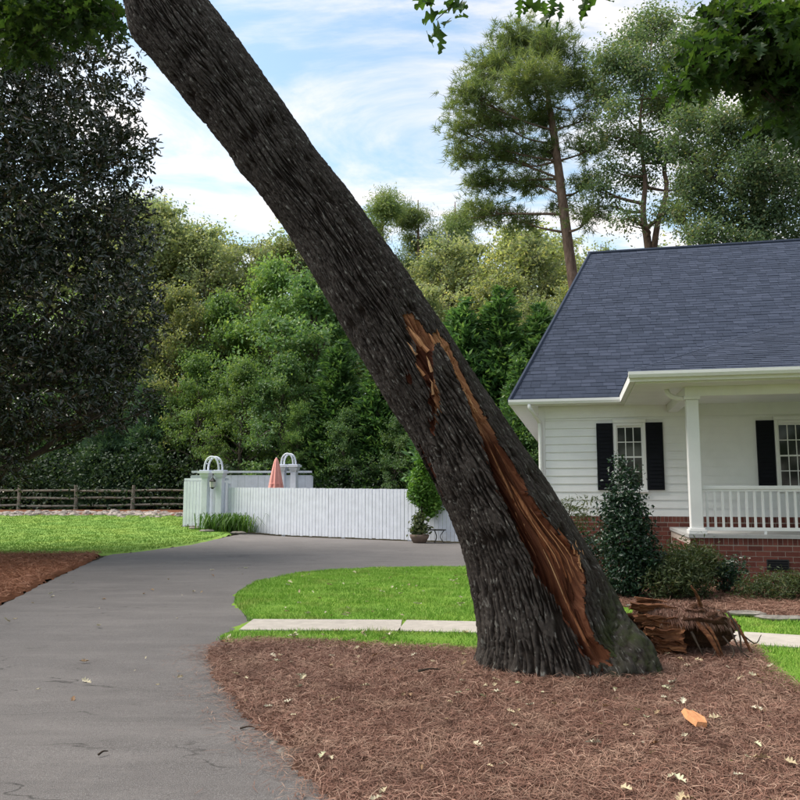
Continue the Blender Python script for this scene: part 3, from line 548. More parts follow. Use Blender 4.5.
for k in range(60):          # layered shards of torn wood inside the split
    t = rs.uniform(.04, .96); y0 = rs.uniform(425, 615); ln_ = rs.uniform(18, 75); y1 = min(655, y0 + ln_); nn_ = 8; P = []
    for q, y in enumerate(np.linspace(y0, y1, nn_)):
        x, wdt = lip(y, t); dd_ = min(.24, .0075 * wdt) * np.interp(t, [0, .10, .38, .46, .70, .85, 1], [1.0, .92, .38, .34, .62, .42, .12]); lift = .012 + .05 * rs.uniform(0, 1) * (q == 0) + .012 * (q == 1); P.append(at(x, y, surfD(x, y) + dd_ - lift))
    P = np.array(P); wd_ = rs.uniform(.008, .024); side = np.array([.8, 0, .35]); side /= np.linalg.norm(side); env = np.array([.1, .5, .8, 1, 1, .85, .6, .15]) * wd_; env = env * rs.uniform(.8, 1.2, nn_)
    V = np.concatenate([P - side * env[:, None], P + np.array([0, -.010, 0]) * (env / wd_)[:, None], P + side * env[:, None]]) + rs.normal(0, .0015, (nn_ * 3, 3)); i_ = np.arange(nn_ - 1); Fc = np.concatenate([np.stack([i_ + o, i_ + 1 + o, i_ + 1 + o + nn_, i_ + o + nn_], -1) for o in (0, nn_)])
    mk('splinter', V - OB, Fc, MAT['shard'], oak)
# buttress root on the right and the smaller roots at the foot
def barktube(name, P, R, n=70, m=48, moss=0.0, seed=1):
    P = spline(P, n); R = np.interp(np.linspace(0, 1, n), np.linspace(0, 1, len(R)), R); V, Fc = tube(P, R, m, False)
    V = V.reshape(n, m, 3); T = np.linspace(0, 2 * np.pi, m, endpoint=False); TT, NN = np.meshgrid(T / (2 * np.pi), np.linspace(0, 1, n) * np.linalg.norm(P[-1] - P[0]))
    f = perlin(TT * 14, NN / .16, seed, 14); d = (ss(np.abs(f) / .2) - .7) * .022 + .006 * perlin(TT * 30, NN / .05, seed + 1, 30)
    V = V + (V - P[:, None]) / R[:, None, None] * d[..., None]
    o = mk(name, V.reshape(-1, 3) - OB, Fc, MAT['oakbark'], oak, True, np.stack([TT * 1.2, NN], -1).reshape(-1, 2))
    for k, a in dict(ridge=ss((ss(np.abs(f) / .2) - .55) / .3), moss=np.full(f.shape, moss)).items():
        q = o.data.attributes.new(k, 'FLOAT', 'POINT'); q.data.foreach_set('value', a.ravel().astype(np.float32))
    return o
barktube('root', [at(583, 560, 7.5), at(598, 596, 7.42), at(612, 630, 7.3), at(632, 656, 7.15), at(645, 684, 7.05)], [.10, .15, .185, .20, .17], moss=0.9, seed=5)
barktube('root', [at(602, 610, 7.4), at(612, 645, 7.2), at(622, 672, 7.0), at(630, 705, 6.9)], [.05, .13, .13, .08], moss=.3, seed=7)
# the rest of the stem, above the frame: two limbs
topc = Cc[-1] - OB
for dv, r0 in (((-2.3, 0.4, 1.0), .26), ((-1.0, -.5, 2.4), .2)):
    dv = np.array(dv); P = np.array([topc - .3 * dv / np.linalg.norm(dv), topc + .4 * dv, topc + dv * 1.1 + [0, .2, .1], topc + dv * 1.9 + [.1, .4, -.1]]); V, Fc = tube(spline(P, 14), np.linspace(r0, r0 * .4, 14), 12); mk('limb', V, Fc, MAT['bark_grey'], oak, True)
# ------------------------------------------------------------------ torn-up root mass
rm = thing('torn_root_mass', 'torn up root and soil lump draped with pine straw beside the oak', 'roots', (2.74, 7.98, 0.05)); rm.scale = (1.08, 1.06, 1.02); RB = np.array([2.85, 8.05, 0.05])
nu, nv = 72, 36; u = np.linspace(0, 2 * np.pi, nu, endpoint=False); v = np.linspace(-1.2, np.pi / 2 - .02, nv); U, Vv = np.meshgrid(u, v)
bump = 1 + .24 * perlin(U / (2 * np.pi) * 8, Vv * 2.5, 41, 8) + .16 * perlin(U / (2 * np.pi) * 24, Vv * 7, 42, 24) + .05 * perlin(U / (2 * np.pi) * 48, Vv * 15, 43, 48)
V = np.stack([np.cos(U) * np.cos(Vv) ** .7 * .47 * bump, np.sin(U) * np.cos(Vv) ** .7 * .30 * bump, (np.sin(Vv) * .20 + .26) * (1 + .5 * (bump - 1))], -1)
V[..., 2] -= .04 * np.cos(U) * np.cos(Vv); V[..., 1] *= np.where(np.sin(U) < 0, .45 + .55 * ss((Vv + .1) / .5), 1)
i = np.arange(nu * nv).reshape(nv, nu); j = np.roll(i, -1, 1)
mk('soil_lump', V.reshape(-1, 3), np.stack([i[:-1], j[:-1], j[1:], i[1:]], -1).reshape(-1, 4), MAT['soil'], rm, True)
def hw():
    m = M('honey_broken_wood'); n = m.noise(m.coord('Object', (6, 30, 30)), 1.0, 5, 0.7); m.base(m.ramp(n, [(0.3, (0.045, 0.018, 0.010)), (0.55, (0.16, 0.065, 0.030)), (0.78, (0.34, 0.17, 0.075))])); m.rough(.85, .2); m.bump(n, .8, .02); return m.m
HONEY = hw()
def plank(p0, p1, wd, th_, seed):
    r = np.random.RandomState(seed); n = 9; m = 7; P0, P1 = np.array(p0), np.array(p1); d = P1 - P0; up = np.cross(d, [0, -1, 0] if abs(d[1]) < .8 * np.linalg.norm(d) else [0, 0, 1]); up /= np.linalg.norm(up); fd = np.cross(up, d); fd /= np.linalg.norm(fd); t = np.linspace(0, 1, n)
    prof = np.linspace(-1, 1, m); V = []
    for face in (-1, 1):
        for a in t:
            for b in prof:
                cut = max(0, .22 * r.uniform(0, 1) * (a > .85)) + max(0, .3 * r.uniform(0, 1) * (a < .1)) * -1
                V.append(P0 + d * (a - cut * .4) + up * wd * b * (1 - .35 * a + .12 * math.sin(5 * a + seed)) + fd * (face * th_ - (.02 if wd > .045 else .008) * math.sin(4 * a + b)) + r.normal(0, .006, 3))
    V = np.array(V); i = np.arange(n * m).reshape(n, m); q = np.stack([i[:-1, :-1], i[:-1, 1:], i[1:, 1:], i[1:, :-1]], -1).reshape(-1, 4)
    ring = np.concatenate([i[0], i[1:, -1], i[-1, ::-1][1:], i[::-1, 0][1:-1]]); k = np.roll(ring, -1); side = np.stack([ring, k, k + n * m, ring + n * m], -1)
    return V, [np.concatenate([q, q[:, ::-1] + n * m, side])]
for k, (p0, p1, wd, t_) in enumerate([((-.10, -.16, .40), (-.50, -.10, .47), .05, .02), ((-.06, -.26, .30), (-.50, -.22, .38), .055, .02), ((-.08, -.31, .22), (-.44, -.30, .27), .05, .018), ((-.06, -.31, .11), (-.40, -.32, .20), .04, .018), ((-.16, -.30, .05), (-.36, -.36, .13), .03, .015), ((-.2, -.2, .34), (-.46, -.28, .31), .03, .012), ((-.05, -.05, .42), (-.42, .02, .50), .05, .02)]):
    V, Fc = plank(p0, p1, wd * 1.15, t_ * 2.2, k); mk('broken_wood', V, Fc, HONEY, rm)
for (pts, r0) in [(((.02, -.26, .36), (.10, -.36, .24), (.16, -.40, .10), (.20, -.40, -.03)), .028), (((.10, -.28, .34), (.16, -.36, .22), (.22, -.38, .04)), .018), (((.34, -.2, .42), (.40, -.28, .25), (.40, -.30, .0)), .012), (((-.02, -.3, .26), (.02, -.38, .12), (.06, -.4, .0)), .012), (((.42, -.1, .34), (.5, -.16, .16), (.54, -.2, .02)), .02), (((.25, -.3, .22), (.3, -.4, .1), (.22, -.44, .02)), .01), (((.46, .0, .26), (.6, -.1, .12), (.66, -.12, .2)), .008), (((.15, -.1, .42), (.10, -.16, .55), (.03, -.2, .66)), .018), (((.20, -.3, .2), (.12, -.42, .08), (.0, -.46, .02)), .008), (((.3, -.34, .3), (.35, -.4, .12), (.46, -.42, .03)), .009)]:
    V, Fc = tube(spline(pts, 9), np.linspace(r0, r0 * .4, 9), 6, True, rs, .12); mk('root', V, Fc, HONEY if r0 > .015 else MAT['twig'], rm, True)
n = 7000; U = rs.uniform(0, 2 * np.pi, n); Q = np.sqrt(rs.uniform(0, 1, n)) * .95; x = np.cos(U) * Q * .45; y = np.sin(U) * Q * .32
z = .26 + .20 * np.sqrt(np.maximum(0, 1 - Q ** 2)) - .04 * x / .45 + .02; hang = Q > .75
d = np.stack([np.cos(U) * .5 + rs.normal(0, .35, n), np.sin(U) * .6 + rs.normal(0, .35, n), -0.1 - 0.6 * hang - .3 * Q + rs.normal(0, .15, n)], -1); d /= np.linalg.norm(d, axis=1)[:, None]; le = rs.uniform(.06, .14, n)[:, None]
s = np.cross(d, rs.normal(0, 1, (n, 3))); s /= np.linalg.norm(s, axis=1)[:, None]; c = np.stack([x, y, z], -1)
V = np.stack([c - d * le * .4, c + s * .0035, c - s * .0035, c + d * le * .7 - [0, 0, .02]], 1).reshape(-1, 3); i = np.arange(n)[:, None] * 4
tag(mk('straw_cap', V, np.concatenate([i + [[0, 1, 2]], i + [[1, 3, 2]]]), MAT['needle'], rm), kind='stuff')
# ================================================================== THE HOUSE
A = math.radians(12.4)
hs = thing('white_house', 'white clapboard house with blue grey shingle roof, brick base and railed porch', 'house', (2.97, 16.9, 0), -A)
hb = lambda nm, x0, x1, y0, y1, z0, z1, m, p=None: box(nm, x0, x1, y0, y1, z0, z1, MAT[m], p or hs)
HW, HD, ZS, ZE = 14.0, 11.4, 1.13, 3.42        # width, depth, siding bottom, soffit
wins = [(1.49, 2.13), (4.59, 5.23), (8.6, 9.24)]; WZ0, WZ1 = 1.66, 3.04
# clapboards, cut round the windows
for k in range(14):
    z0 = ZS + k * 0.165; z1 = z0 + 0.165
    segs = [(0.1, HW)] if z1 < WZ0 + .05 or z0 > WZ1 - .02 else [(0.1, wins[0][0]), (wins[0][1], wins[1][0]), (wins[1][1], wins[2][0]), (wins[2][1], HW)]
    for a, b in segs:
        V = np.array([[a, -.030, z0], [b, -.030, z0], [b, .03, z0], [a, .03, z0], [a, -.010, z1 + .004], [b, -.010, z1 + .004], [b, .03, z1 + .004], [a, .03, z1 + .004]]); mk('siding_board', V, BOXF, MAT['siding'], hs)
hb('corner_board', -.03, .098, -.035, .12, ZS - .02, ZE, 'white')
hb('frieze_board', .1, HW, -.05, -.032, 3.16, ZE - .002, 'white')
V = np.concatenate([boxv(-.02, .02, .122, HD, 0.0, ZE)]); mk('side_wall', V, BOXF, MAT['siding'], hs)
hb('side_wall', HW - .02, HW + .02, -.03, HD, 0, ZE, 'siding'); hb('back_wall', .022, HW - .022, HD - .03, HD - .001, 0, ZE, 'siding')
hb('interior_floor', .025, HW - .025, .04, HD - .04, 1.0, 1.1, 'dark'); hb('interior_wall', .03, HW - .03, 1.2, 1.25, 1.11, ZE - .01, 'dark'); hb('interior_ceiling', .03, HW - .03, .032, 1.19, 3.36, 3.40, 'dark')
def window(x0, x1):
    w_ = link('window', None, hs); w_.location = (x0, 0, WZ0); W, H = x1 - x0, WZ1 - WZ0; T = .065
    bbox('casing', 0, T, -.055, .03, 0, H, MAT['white'], w_); bbox('casing', W - T, W, -.055, .03, 0, H, MAT['white'], w_); bbox('casing', T, W - T, -.055, .03, H - T, H, MAT['white'], w_); bbox('sill', -.02, W + .02, -.085, .03, -.05, -.002, MAT['white'], w_)
    bbox('casing', T, W - T, -.05, .03, 0, .055, MAT['white'], w_); bbox('head_trim', -.015, W + .015, -.062, .03, H + .002, H + .078, MAT['white'], w_)
    hm = H / 2; iw = (W - 2 * T)
    for (za, zb, yy) in ((.057, hm, -.018), (hm - .035, H - T - .002, -.03 + .03)):
        s_ = link('sash', None, w_); F_ = .03
        box('rail', T, W - T, yy - .02, yy, za, za + F_, MAT['white'], s_); box('rail', T, W - T, yy - .02, yy, zb - F_, zb, MAT['white'], s_)
        box('stile', T, T + F_ * .7, yy - .02, yy, za + F_, zb - F_, MAT['white'], s_); box('stile', W - T - F_ * .7, W - T, yy - .02, yy, za + F_, zb - F_, MAT['white'], s_)
        gx0, gx1, gz0, gz1 = T + F_ * .7, W - T - F_ * .7, za + F_, zb - F_; mw = .017
        for i in (1, 2): xx = gx0 + (gx1 - gx0) * i / 3; box('muntin', xx - mw / 2, xx + mw / 2, yy - .018, yy - .002, gz0, gz1, MAT['white'], s_)
        zz = (gz0 + gz1) / 2; box('muntin', gx0, gx1, yy - .0165, yy - .0035, zz - mw / 2, zz + mw / 2, MAT['white'], s_)
        for i in range(3):
            for j in range(2):
                a, b = gx0 + (gx1 - gx0) * i / 3, gx0 + (gx1 - gx0) * (i + 1) / 3; c, d = (gz0, zz) if j == 0 else (zz, gz1)
                box('pane', a + .002, b - .002, yy - .010, yy - .006, c + .002, d - .002, MAT['glass'], s_)
    for xa, xb in ((-.34, -.01), (W + .01, W + .34)):
        sh = bbox('shutter', x0 + xa, x0 + xb, -.066, -.034, WZ0, WZ1, MAT['black'], hs, .006)
        for q in range(16):
            if q == 8: continue
            z = .09 + q * .077; V = np.array([[x0 + xa + .05, -.078, WZ0 + z], [x0 + xb - .05, -.078, WZ0 + z], [x0 + xb - .05, -.0665, WZ0 + z + .062], [x0 + xa + .05, -.0665, WZ0 + z + .062], [x0 + xa + .05, -.0665, WZ0 + z], [x0 + xb - .05, -.0665, WZ0 + z]])
            mk('slat', V, [np.array([[0, 1, 2, 3], [0, 4, 5, 1]]), np.array([[0, 3, 4], [1, 5, 2]])], MAT['black'], sh)
for a, b in wins: window(a, b)
# brickwork: single bricks where the photograph shows them, joined beyond
hb('foundation', .02, HW, -.0235, .02, -.1, ZS - .002, 'mortar')
PX0, PX1, PY, PZ = 2.55, 11.0, -2.9, .87
hb('porch_foundation', PX0 + .0065, PX1, PY + .0065, -.03, -.1, PZ - .012, 'mortar')
BW, BH, JO = .214, .074, .0115
bme = mk('brick', boxv(0, BW, -.012, 0, 0, BH), BOXF, MAT['brick'], hs); bmesh_data = bme.data; bpy.data.objects.remove(bme)
sme = mk('brick', boxv(-.012, 0, 0, BW, 0, BH), BOXF, MAT['brick'], hs); side_data = sme.data; bpy.data.objects.remove(sme)
rme = mk('brick', boxv(0, .064, -.014, 0, 0, .105), BOXF, MAT['brick'], hs); row_data = rme.data; bpy.data.objects.remove(rme)
rest = []; nb = 0
def brick(x, y, z, d, single):
    global nb
    if single and nb < 300:
        o = link('brick', d, hs); o.location = (x, y, z); nb += 1
    else:
        rest.append((np.array([v.co for v in d.vertices]) + [x, y, z], BOXF))
for r in range(9):           # porch front
    z = PZ - .125 - (r + 1) * (BH + JO); x = PX0 + .002 - (.112 if r % 2 else 0)
    while x < PX1 - .22:
        vent = 3.60 < x + BW and x < 4.08 and .33 < z + BH and z < .53
        if x >= PX0 - .001: brick(x, PY + .012, z, bmesh_data, x < 4.6)
        x += BW + JO
x = PX0 + .002
while x < PX1 - .1: brick(x, PY + .012, PZ - .117, row_data, x < 4.6); x += .064 + JO
x = 0.03
while x < PX1: brick(x, -.018, ZS - .11, row_data, 1.7 < x < 3.0); x += .064 + JO
for r in range(12):          # main wall
    z = ZS - .12 - (r + 1) * (BH + JO); x = .022 - (.112 if r % 2 else 0)
    while x < (PX1 if r < 3 else PX0 + .2):
        if x > 0: brick(x, -.018, z, bmesh_data, 1.5 < x < 2.6 and r < 9)
        x += BW + JO
for r in range(9):           # porch side
    z = PZ - .125 - (r + 1) * (BH + JO); y = PY + .03 + (.112 if r % 2 else 0)
    while y < -.3: brick(PX0 + .012, y, z, side_data, r < 8); y += BW + JO
V, Fc = join(rest); tag(mk('brickwork', V, Fc, MAT['brick'], hs), kind='stuff')
vt = bbox('foundation_vent', 3.72, 4.06, PY - .012, PY + .011, .345, .525, MAT['iron'], hs, .005)
for q in range(4): box('vent_slat', 3.74, 4.04, PY - .017, PY - .0125, .365 + q * .04, .388 + q * .04, MAT['black'], vt)
# porch
hb('porch_floor', PX0 - .02, PX1, PY - .03, -.025, PZ - .01, PZ + .05, 'porchfloor'); hb('porch_ceiling', 1.72, PX1, -3.45, -.05, 3.40, 3.43, 'white')
hb('porch_beam', PX0 + .02, PX1, PY + .03, PY + .23, 3.24, 3.399, 'white'); hb('porch_beam', PX0 + .02, PX0 + .22, PY + .232, -.05, 3.24, 3.399, 'white')
def column(x):
    c = link('porch_column', None, hs); c.location = (x, PY + .13, PZ + .05); hw = .10
    bbox('shaft', -hw, hw, -hw, hw, .10, 2.26, MAT['white'], c, .012); bbox('plinth', -.145, .145, -.145, .145, 0, .07, MAT['white'], c, .01); bbox('base_moulding', -.125, .125, -.125, .125, .071, .10, MAT['white'], c, .012)
    bbox('capital', -.13, .13, -.13, .13, 2.261, 2.318, MAT['white'], c, .012)
for x in (PX0 + .13, 6.6, 10.6): column(x)
def railing(x0, x1):
    r = link('porch_railing', None, hs); y = PY + .13
    bbox('top_rail', x0, x1, y - .035, y + .035, 1.66, 1.72, MAT['white'], r, .01); bbox('sub_rail', x0, x1, y - .02, y + .02, 1.625, 1.659, MAT['white'], r, .005); bbox('bottom_rail', x0, x1, y - .025, y + .025, .975, 1.03, MAT['white'], r, .006)
    n = int((x1 - x0) / .125)
    for i in range(n): xx = x0 + .075 + i * .125; box('baluster', xx - .018, xx + .018, y - .018, y + .018, 1.031, 1.624, MAT['white'], r)
    box('rail_foot', x0 + .95, x0 + .99, y - .018, y + .018, PZ + .051, .974, MAT['white'], r)
railing(PX0 + .235, 6.49); railing(6.71, 10.49)
# roofs
SL = math.atan2(8.5 - 3.52, 6.35)
roofT = [(-.61, -.45, 3.52), (HW + .6, -.45, 3.52), (HW - 1.2, 5.9, 8.46), (1.27, 5.9, 8.46), (-.61, 12.25, 3.52), (HW + .6, 12.25, 3.52)]
rf = mk('roof', np.array(roofT) - [0, 0, .05], [np.array([[0, 1, 2, 3], [5, 4, 3, 2]]), np.array([[4, 0, 3], [1, 5, 2]])], MAT['shingle'], hs)
hb('soffit', -.58, HW + .58, -.42, -.045, ZE, ZE + .03, 'white', hs); hb('soffit', -.58, -.035, -.04, 12.2, ZE, ZE + .03, 'white', hs)
hb('fascia', -.6, HW + .6, -.445, -.422, ZE - .01, 3.50, 'white', hs); hb('fascia', -.6, -.582, -.42, 12.2, ZE - .01, 3.50, 'white', hs)
def gutter(nm, x0, x1, y, z):
    prof = [(0, 0), (-.09, 0), (-.115, .05), (-.115, .10), (-.105, .10), (-.10, .055), (-.08, .012), (0, .012)]; n = len(prof)
    V = np.array([[x, y + a, z + b] for x in (x0, x1) for a, b in prof]); j = np.arange(n); k = (j + 1) % n
    c0 = np.array([[x0, y, z], [x0, y - .115, z + .1], [x0, y - .09, z], [x0, y, z + .1], [x1, y, z], [x1, y - .115, z + .1], [x1, y - .09, z], [x1, y, z + .1]]); V = np.concatenate([V, c0])
    return mk(nm, V, [np.stack([j, k, k + n, j + n], -1), np.array([[2 * n, 2 * n + 2, 2 * n + 1, 2 * n + 3], [2 * n + 4, 2 * n + 7, 2 * n + 5, 2 * n + 6]])], MAT['white'], hs)
gutter('gutter', -.62, HW + .6, -.447, 3.42)
EX, EY, EZ, PS = 1.61, -3.60, 3.60, 5 / 12     # porch eave corner
run = 2.95
pr = [(EX, EY, EZ - .03), (PX1 + 1, EY, EZ - .03), (PX1 + 1 - run, EY + run, EZ + run * PS - .03), (EX + run, EY + run, EZ + run * PS - .03), (EX, .3, EZ - .03), (EX + run, 1.2, EZ + run * PS - .03), (PX1 + 1 - run, 1.6, EZ + run * PS - .03), (PX1 + 1, .3, EZ - .03)]
mk('porch_roof', np.array(pr), [np.array([[0, 1, 2, 3], [4, 0, 3, 5], [3, 2, 6, 5], [2, 1, 7, 6]])], MAT['shingle'], hs)
hb('porch_fascia', EX + .01, PX1 + .9, EY + .03, EY + .055, 3.42, 3.565, 'white', hs); hb('porch_fascia', EX + .01, EX + .035, EY + .056, -.46, 3.42, 3.565, 'white', hs); hb('porch_soffit', EX + .036, PX1, EY + .057, -3.452, 3.43, 3.455, 'white', hs); hb('porch_soffit', EX + .036, 1.718, -3.45, -.5, 3.43, 3.455, 'white', hs)
gutter('porch_gutter', EX - .01, PX1 + .9, EY + .028, 3.475)
# shingles
def shingle_mesh(wd):
    e, t = .145, .012
    return np.array([[0, 0, 0], [wd, 0, 0], [wd, e + .03, 0], [0, e + .03, 0], [0, 0, t], [wd, 0, t], [wd, e + .03, .004], [0, e + .03, .004]])
SHD = []
for wd in (.20, .25, .30):
    t_ = mk('shingle', shingle_mesh(wd - .006), BOXF, MAT['shingle'], hs); SHD.append((wd, t_.data)); bpy.data.objects.remove(t_)
restS = []; nsh = 0; rsh = np.random.RandomState(5)
def course(x0, x1, v, org, slope, single):
    global nsh
    cs, sn = math.cos(slope), math.sin(slope); x = x0 - rsh.uniform(0, .1); first = True
    while x < x1:
        wd, d = SHD[rsh.randint(3)]; xx = max(x, x0); tz = rsh.choice([0, .002, .004])
        y, z = org[1] + v * cs - tz * sn, org[2] + v * sn + tz * cs
        if single(xx, v) and nsh < 300 and xx == x:
            o = link('shingle', d, hs); o.location = (xx, y, z); o.rotation_euler = (slope, 0, 0); nsh += 1
        else:
            V = shingle_mesh(wd - .006); V[:, 0] = np.minimum(V[:, 0] + x, x1); V[:, 0] = np.maximum(V[:, 0], x0)
            Vy = V[:, 1] * cs - V[:, 2] * sn; Vz = V[:, 1] * sn + V[:, 2] * cs; restS.append((np.stack([V[:, 0], Vy + y, Vz + z], -1), BOXF))
        x += wd
sp = math.atan(PS); k = 0
while k * .145 < run / math.cos(sp):
    v = k * .145; rr_ = v * math.cos(sp); course(EX - .02 + rr_, 9.0 - rr_ * .2, v, (0, EY - .02, EZ - .035), sp, lambda x, v: x < 4.5); k += 1
Ls_ = 6.35 / math.cos(SL); k = 0
while k * .145 < Ls_ - .1:
    v = k * .145; off = 1.88 * v / Ls_; course(-.63 + off, HW + .6 - off, v, (0, -.47, 3.505 - .045), SL, lambda x, v: x < 3.0 and v < 1.8); k += 1
V, Fc = join(restS); tag(mk('shingle_field', V, Fc, MAT['shingle'], rf), kind='stuff')
V, Fc = tube([(1.2, 5.9, 8.45), (7, 5.9, 8.45), (HW - 1.1, 5.9, 8.45)], .06, 8); mk('ridge_cap', V, Fc, MAT['shingle'], rf)
P = np.array([(EX + t * run, EY + t * run, EZ + t * run * PS - .01) for t in np.linspace(0, 1, 12)]); V, Fc = tube(P - [0, 0, .008], .008, 6); mk('hip_cap', V, Fc, MAT['shingle'], rf)
V, Fc = tube([(-.615, -.45, 3.50), (.33, 2.72, 5.97), (1.26, 5.88, 8.45)], .045, 6); mk('rake_trim', V, Fc, MAT['shingle'], rf)
# downspouts
V, Fc = tube(spline([(-.2, -.50, 3.42), (-.18, -.50, 3.34), (-.10, -.36, 3.22), (-.02, -.12, 3.10), (.0, -.085, 2.98), (.0, -.085, 2.5), (.0, -.085, 1.2), (.0, -.085, .15)], 40), .042, 10); mk('downspout', V, Fc, MAT['white'], hs, True)
V, Fc = tube(spline([(2.30, -2.55, 3.40), (2.34, -2.6, 3.30), (2.45, -2.64, 3.24), (2.58, -2.66, 3.22)], 16), .045, 10); mk('downspout', V, Fc, MAT['white'], hs, True)
# ================================================================== FENCES, ARBOURS, UMBRELLA
def picket_fence(name, label, A0, B0, zt0, zt1, pitch=.148, wd=.128, post_every=2.4):
    A0, B0 = np.array(A0, float), np.array(B0, float); Ln = np.linalg.norm(B0 - A0); an = math.atan2(*(B0 - A0)[::-1])
    f = thing(name, label, 'fence', (A0[0], A0[1], 0), an); n = int(Ln / pitch); rr = np.random.RandomState(int(Ln * 100))
    zb = lambda t: float(hgt(*(A0 + (B0 - A0) * t))) + .05; zt = lambda t: zt0 + (zt1 - zt0) * t
    for i in range(n):
        x = (i + .5) * pitch; t = x / Ln; top = zt(t) + rr.uniform(-.006, .006); b = zb(t) + rr.uniform(-.01, .01)
        V = boxv(x - wd / 2, x + wd / 2, -.022 + rr.uniform(-.003, .003), 0, b, top); mk('picket', V, BOXF, MAT['fencew'], f)
    for q in (.35, .5 * (zt0 + zt1) - .18): box('rail', 0, Ln, .002, .05, q + zb(.5) - .05, q + zb(.5) + .04, MAT['fencew'], f)
    m_ = max(1, int(Ln / post_every))
    for i in range(m_ + 1): x = Ln * i / m_; bbox('post', x - .05, x + .05, .052, .152, float(hgt(*(A0 + (B0 - A0) * i / m_))) - .1, zt(i / m_) - .02, MAT['fencew'], f)
    box('top_cap', 0, Ln, -.03, .06, min(zt0, zt1) - .004, min(zt0, zt1) + .02, MAT['fencew'], f) if abs(zt0 - zt1) < .02 else None
    return f
picket_fence('picket_fence', 'long white picket fence along the far edge of the driveway', (-6.75, 31.75), (2.6, 25.55), 1.82, 1.70)
picket_fence('picket_gate', 'short white boarded gate panel at the left end of the fence', (-8.72, 32.5), (-6.8, 31.85), 2.09, 2.0)
picket_fence('privacy_fence', 'taller white boarded fence standing behind the picket fence', (-9.35, 36.0), (-3.95, 36.0), 2.37, 2.37, .3, .292)
def arbour(x, y, zc, ztop, gap, label, rz):
    a = thing('garden_arbour', label, 'arbour', (x, y, float(hgt(x, y))), rz, 'white hooped arbours by the fence'); z0 = float(hgt(x, y)); zc -= z0; ztop -= z0
    for s_ in (-1, 1):
        p = bbox('post', s_ * gap / 2 - .13, s_ * gap / 2 + .13, -.13, .13, -.1, zc - .3, MAT['fencew'], a, .015); cx = s_ * gap / 2
        V = np.concatenate([boxv(cx - .16, cx + .16, -.16, .16, zc - .299, zc - .24), boxv(cx - .19, cx + .19, -.19, .19, zc - .239, zc - .13), boxv(cx - .25, cx + .25, -.25, .25, zc - .129, zc - .03), boxv(cx - .2, cx + .2, -.2, .2, zc - .029, zc)])
        mk('capital', V, np.concatenate([BOXF + 8 * i for i in range(4)]), MAT['fencew'], a)
    hp = []
    for yy in (-.16, .16):
        t = np.linspace(0, np.pi, 22); P = np.stack([-np.cos(t) * gap * .5, np.full(22, yy), zc + np.sin(t) ** .85 * (ztop - zc)], -1); V, Fc = tube(P, .038, 8); mk('hoop', V, Fc, MAT['fencew'], a, True); hp.append(P)
    for k in (3, 6, 9, 12, 15, 18): V, Fc = tube([hp[0][k], hp[1][k]], .02, 6); mk('rung', V, Fc, MAT['fencew'], a)
    return a
arbour(-7.38, 31.75, 2.5, 3.02, .62, 'white hooped garden arbour with lantern beside the fence gate', -.25)
arbour(-4.92, 35.4, 2.86, 3.32, .55, 'white hooped garden arbour behind the fence beside the coral umbrella', -.25)
ln = thing('wall_lantern', 'small black lantern hung between the posts of the arbour', 'lantern', (-7.34, 31.5, 1.75))
V, Fc = lathe([(.0, 0), (.05, .01), (.055, .04), (.10, .06), (.12, .30), (.14, .31), (.06, .40), (.02, .46), (0, .47)], 6); mk('lantern_body', V, Fc, MAT['iron'], ln)
V, Fc = lathe([(.103, .075), (.122, .285)], 6); mk('lantern_glass', V, Fc, plain('frosted_glass', (.55, .55, .52), .3), ln)
V, Fc = tube(spline([(0, 0, .46), (0, .02, .56), (.0, .12, .6), (0, .2, .56)], 10), .012, 5); mk('bracket', V, Fc, MAT['iron'], ln)
um = thing('closed_umbrella', 'folded coral pink patio umbrella behind the white fence', 'umbrella', (-5.18, 33.6, 0))
nr, nz = 48, 22; th_ = np.linspace(0, 2 * np.pi, nr, endpoint=False); zz = np.linspace(0, 1, nz)[:, None]
rad_ = (.32 - .05 * zz) * (1 - zz) ** .55 + .02; rad_ = rad_ * (1 + .20 * np.cos(8 * th_)[None] * (1 - zz * .6)); V = np.stack([rad_ * np.cos(th_), rad_ * np.sin(th_), 1.35 + zz * 1.72 + 0 * th_], -1)
i = np.arange(nr * nz).reshape(nz, nr); j = np.roll(i, -1, 1); mk('canopy', V.reshape(-1, 3), np.stack([i[:-1], j[:-1], j[1:], i[1:]], -1).reshape(-1, 4), MAT['coral'], um, True)
V, Fc = tube([(0, 0, 0), (0, 0, 1.6), (0, 0, 3.1)], .025, 8); mk('pole', V, Fc, MAT['white'], um); V, Fc = lathe([(.0, 0), (.28, 0), (.28, .06), (.06, .1), (.05, .3), (0, .3)], 16); mk('base', V, Fc, MAT['stone'], um)
V, Fc = tube(np.array([(.30 * math.cos(t), .30 * math.sin(t), 1.98) for t in np.linspace(0, 6.2832, 24)]) * [.86, .86, 1], .02, 6); mk('tie_strap', V, Fc, MAT['coral'], um)
# split rail fence at the edge of the wood
sr = thing('split_rail_fence', 'weathered split rail fence in front of the dark wood', 'fence', (-27, 44, 0)); rf_ = np.random.RandomState(2)
xs = np.arange(-27, -10.5, 3.1)
for x in xs:
    z = float(hgt(x, 44)); V, Fc = tube([(x + 27, 0, z - .2), (x + 27 + rf_.normal(0, .02), 0, z + .6), (x + 27 + rf_.normal(0, .03), 0, z + 1.38)], [.11, .10, .09], 7, True, rf_, .1); mk('post', V, Fc, MAT['rail'], sr)
for x in xs[:-1]:
    for q in (.32, .74, 1.14):
        z = .6 + q + rf_.normal(0, .02); V, Fc = tube([(x + 27 - .1, .02, z), (x + 28.5, .03, z + rf_.normal(0, .03)), (x + 30.2, .02, z + rf_.normal(0, .03))], [.055, .07, .055], 6, True, rf_, .12); mk('rail', V, Fc, MAT['rail'], sr)
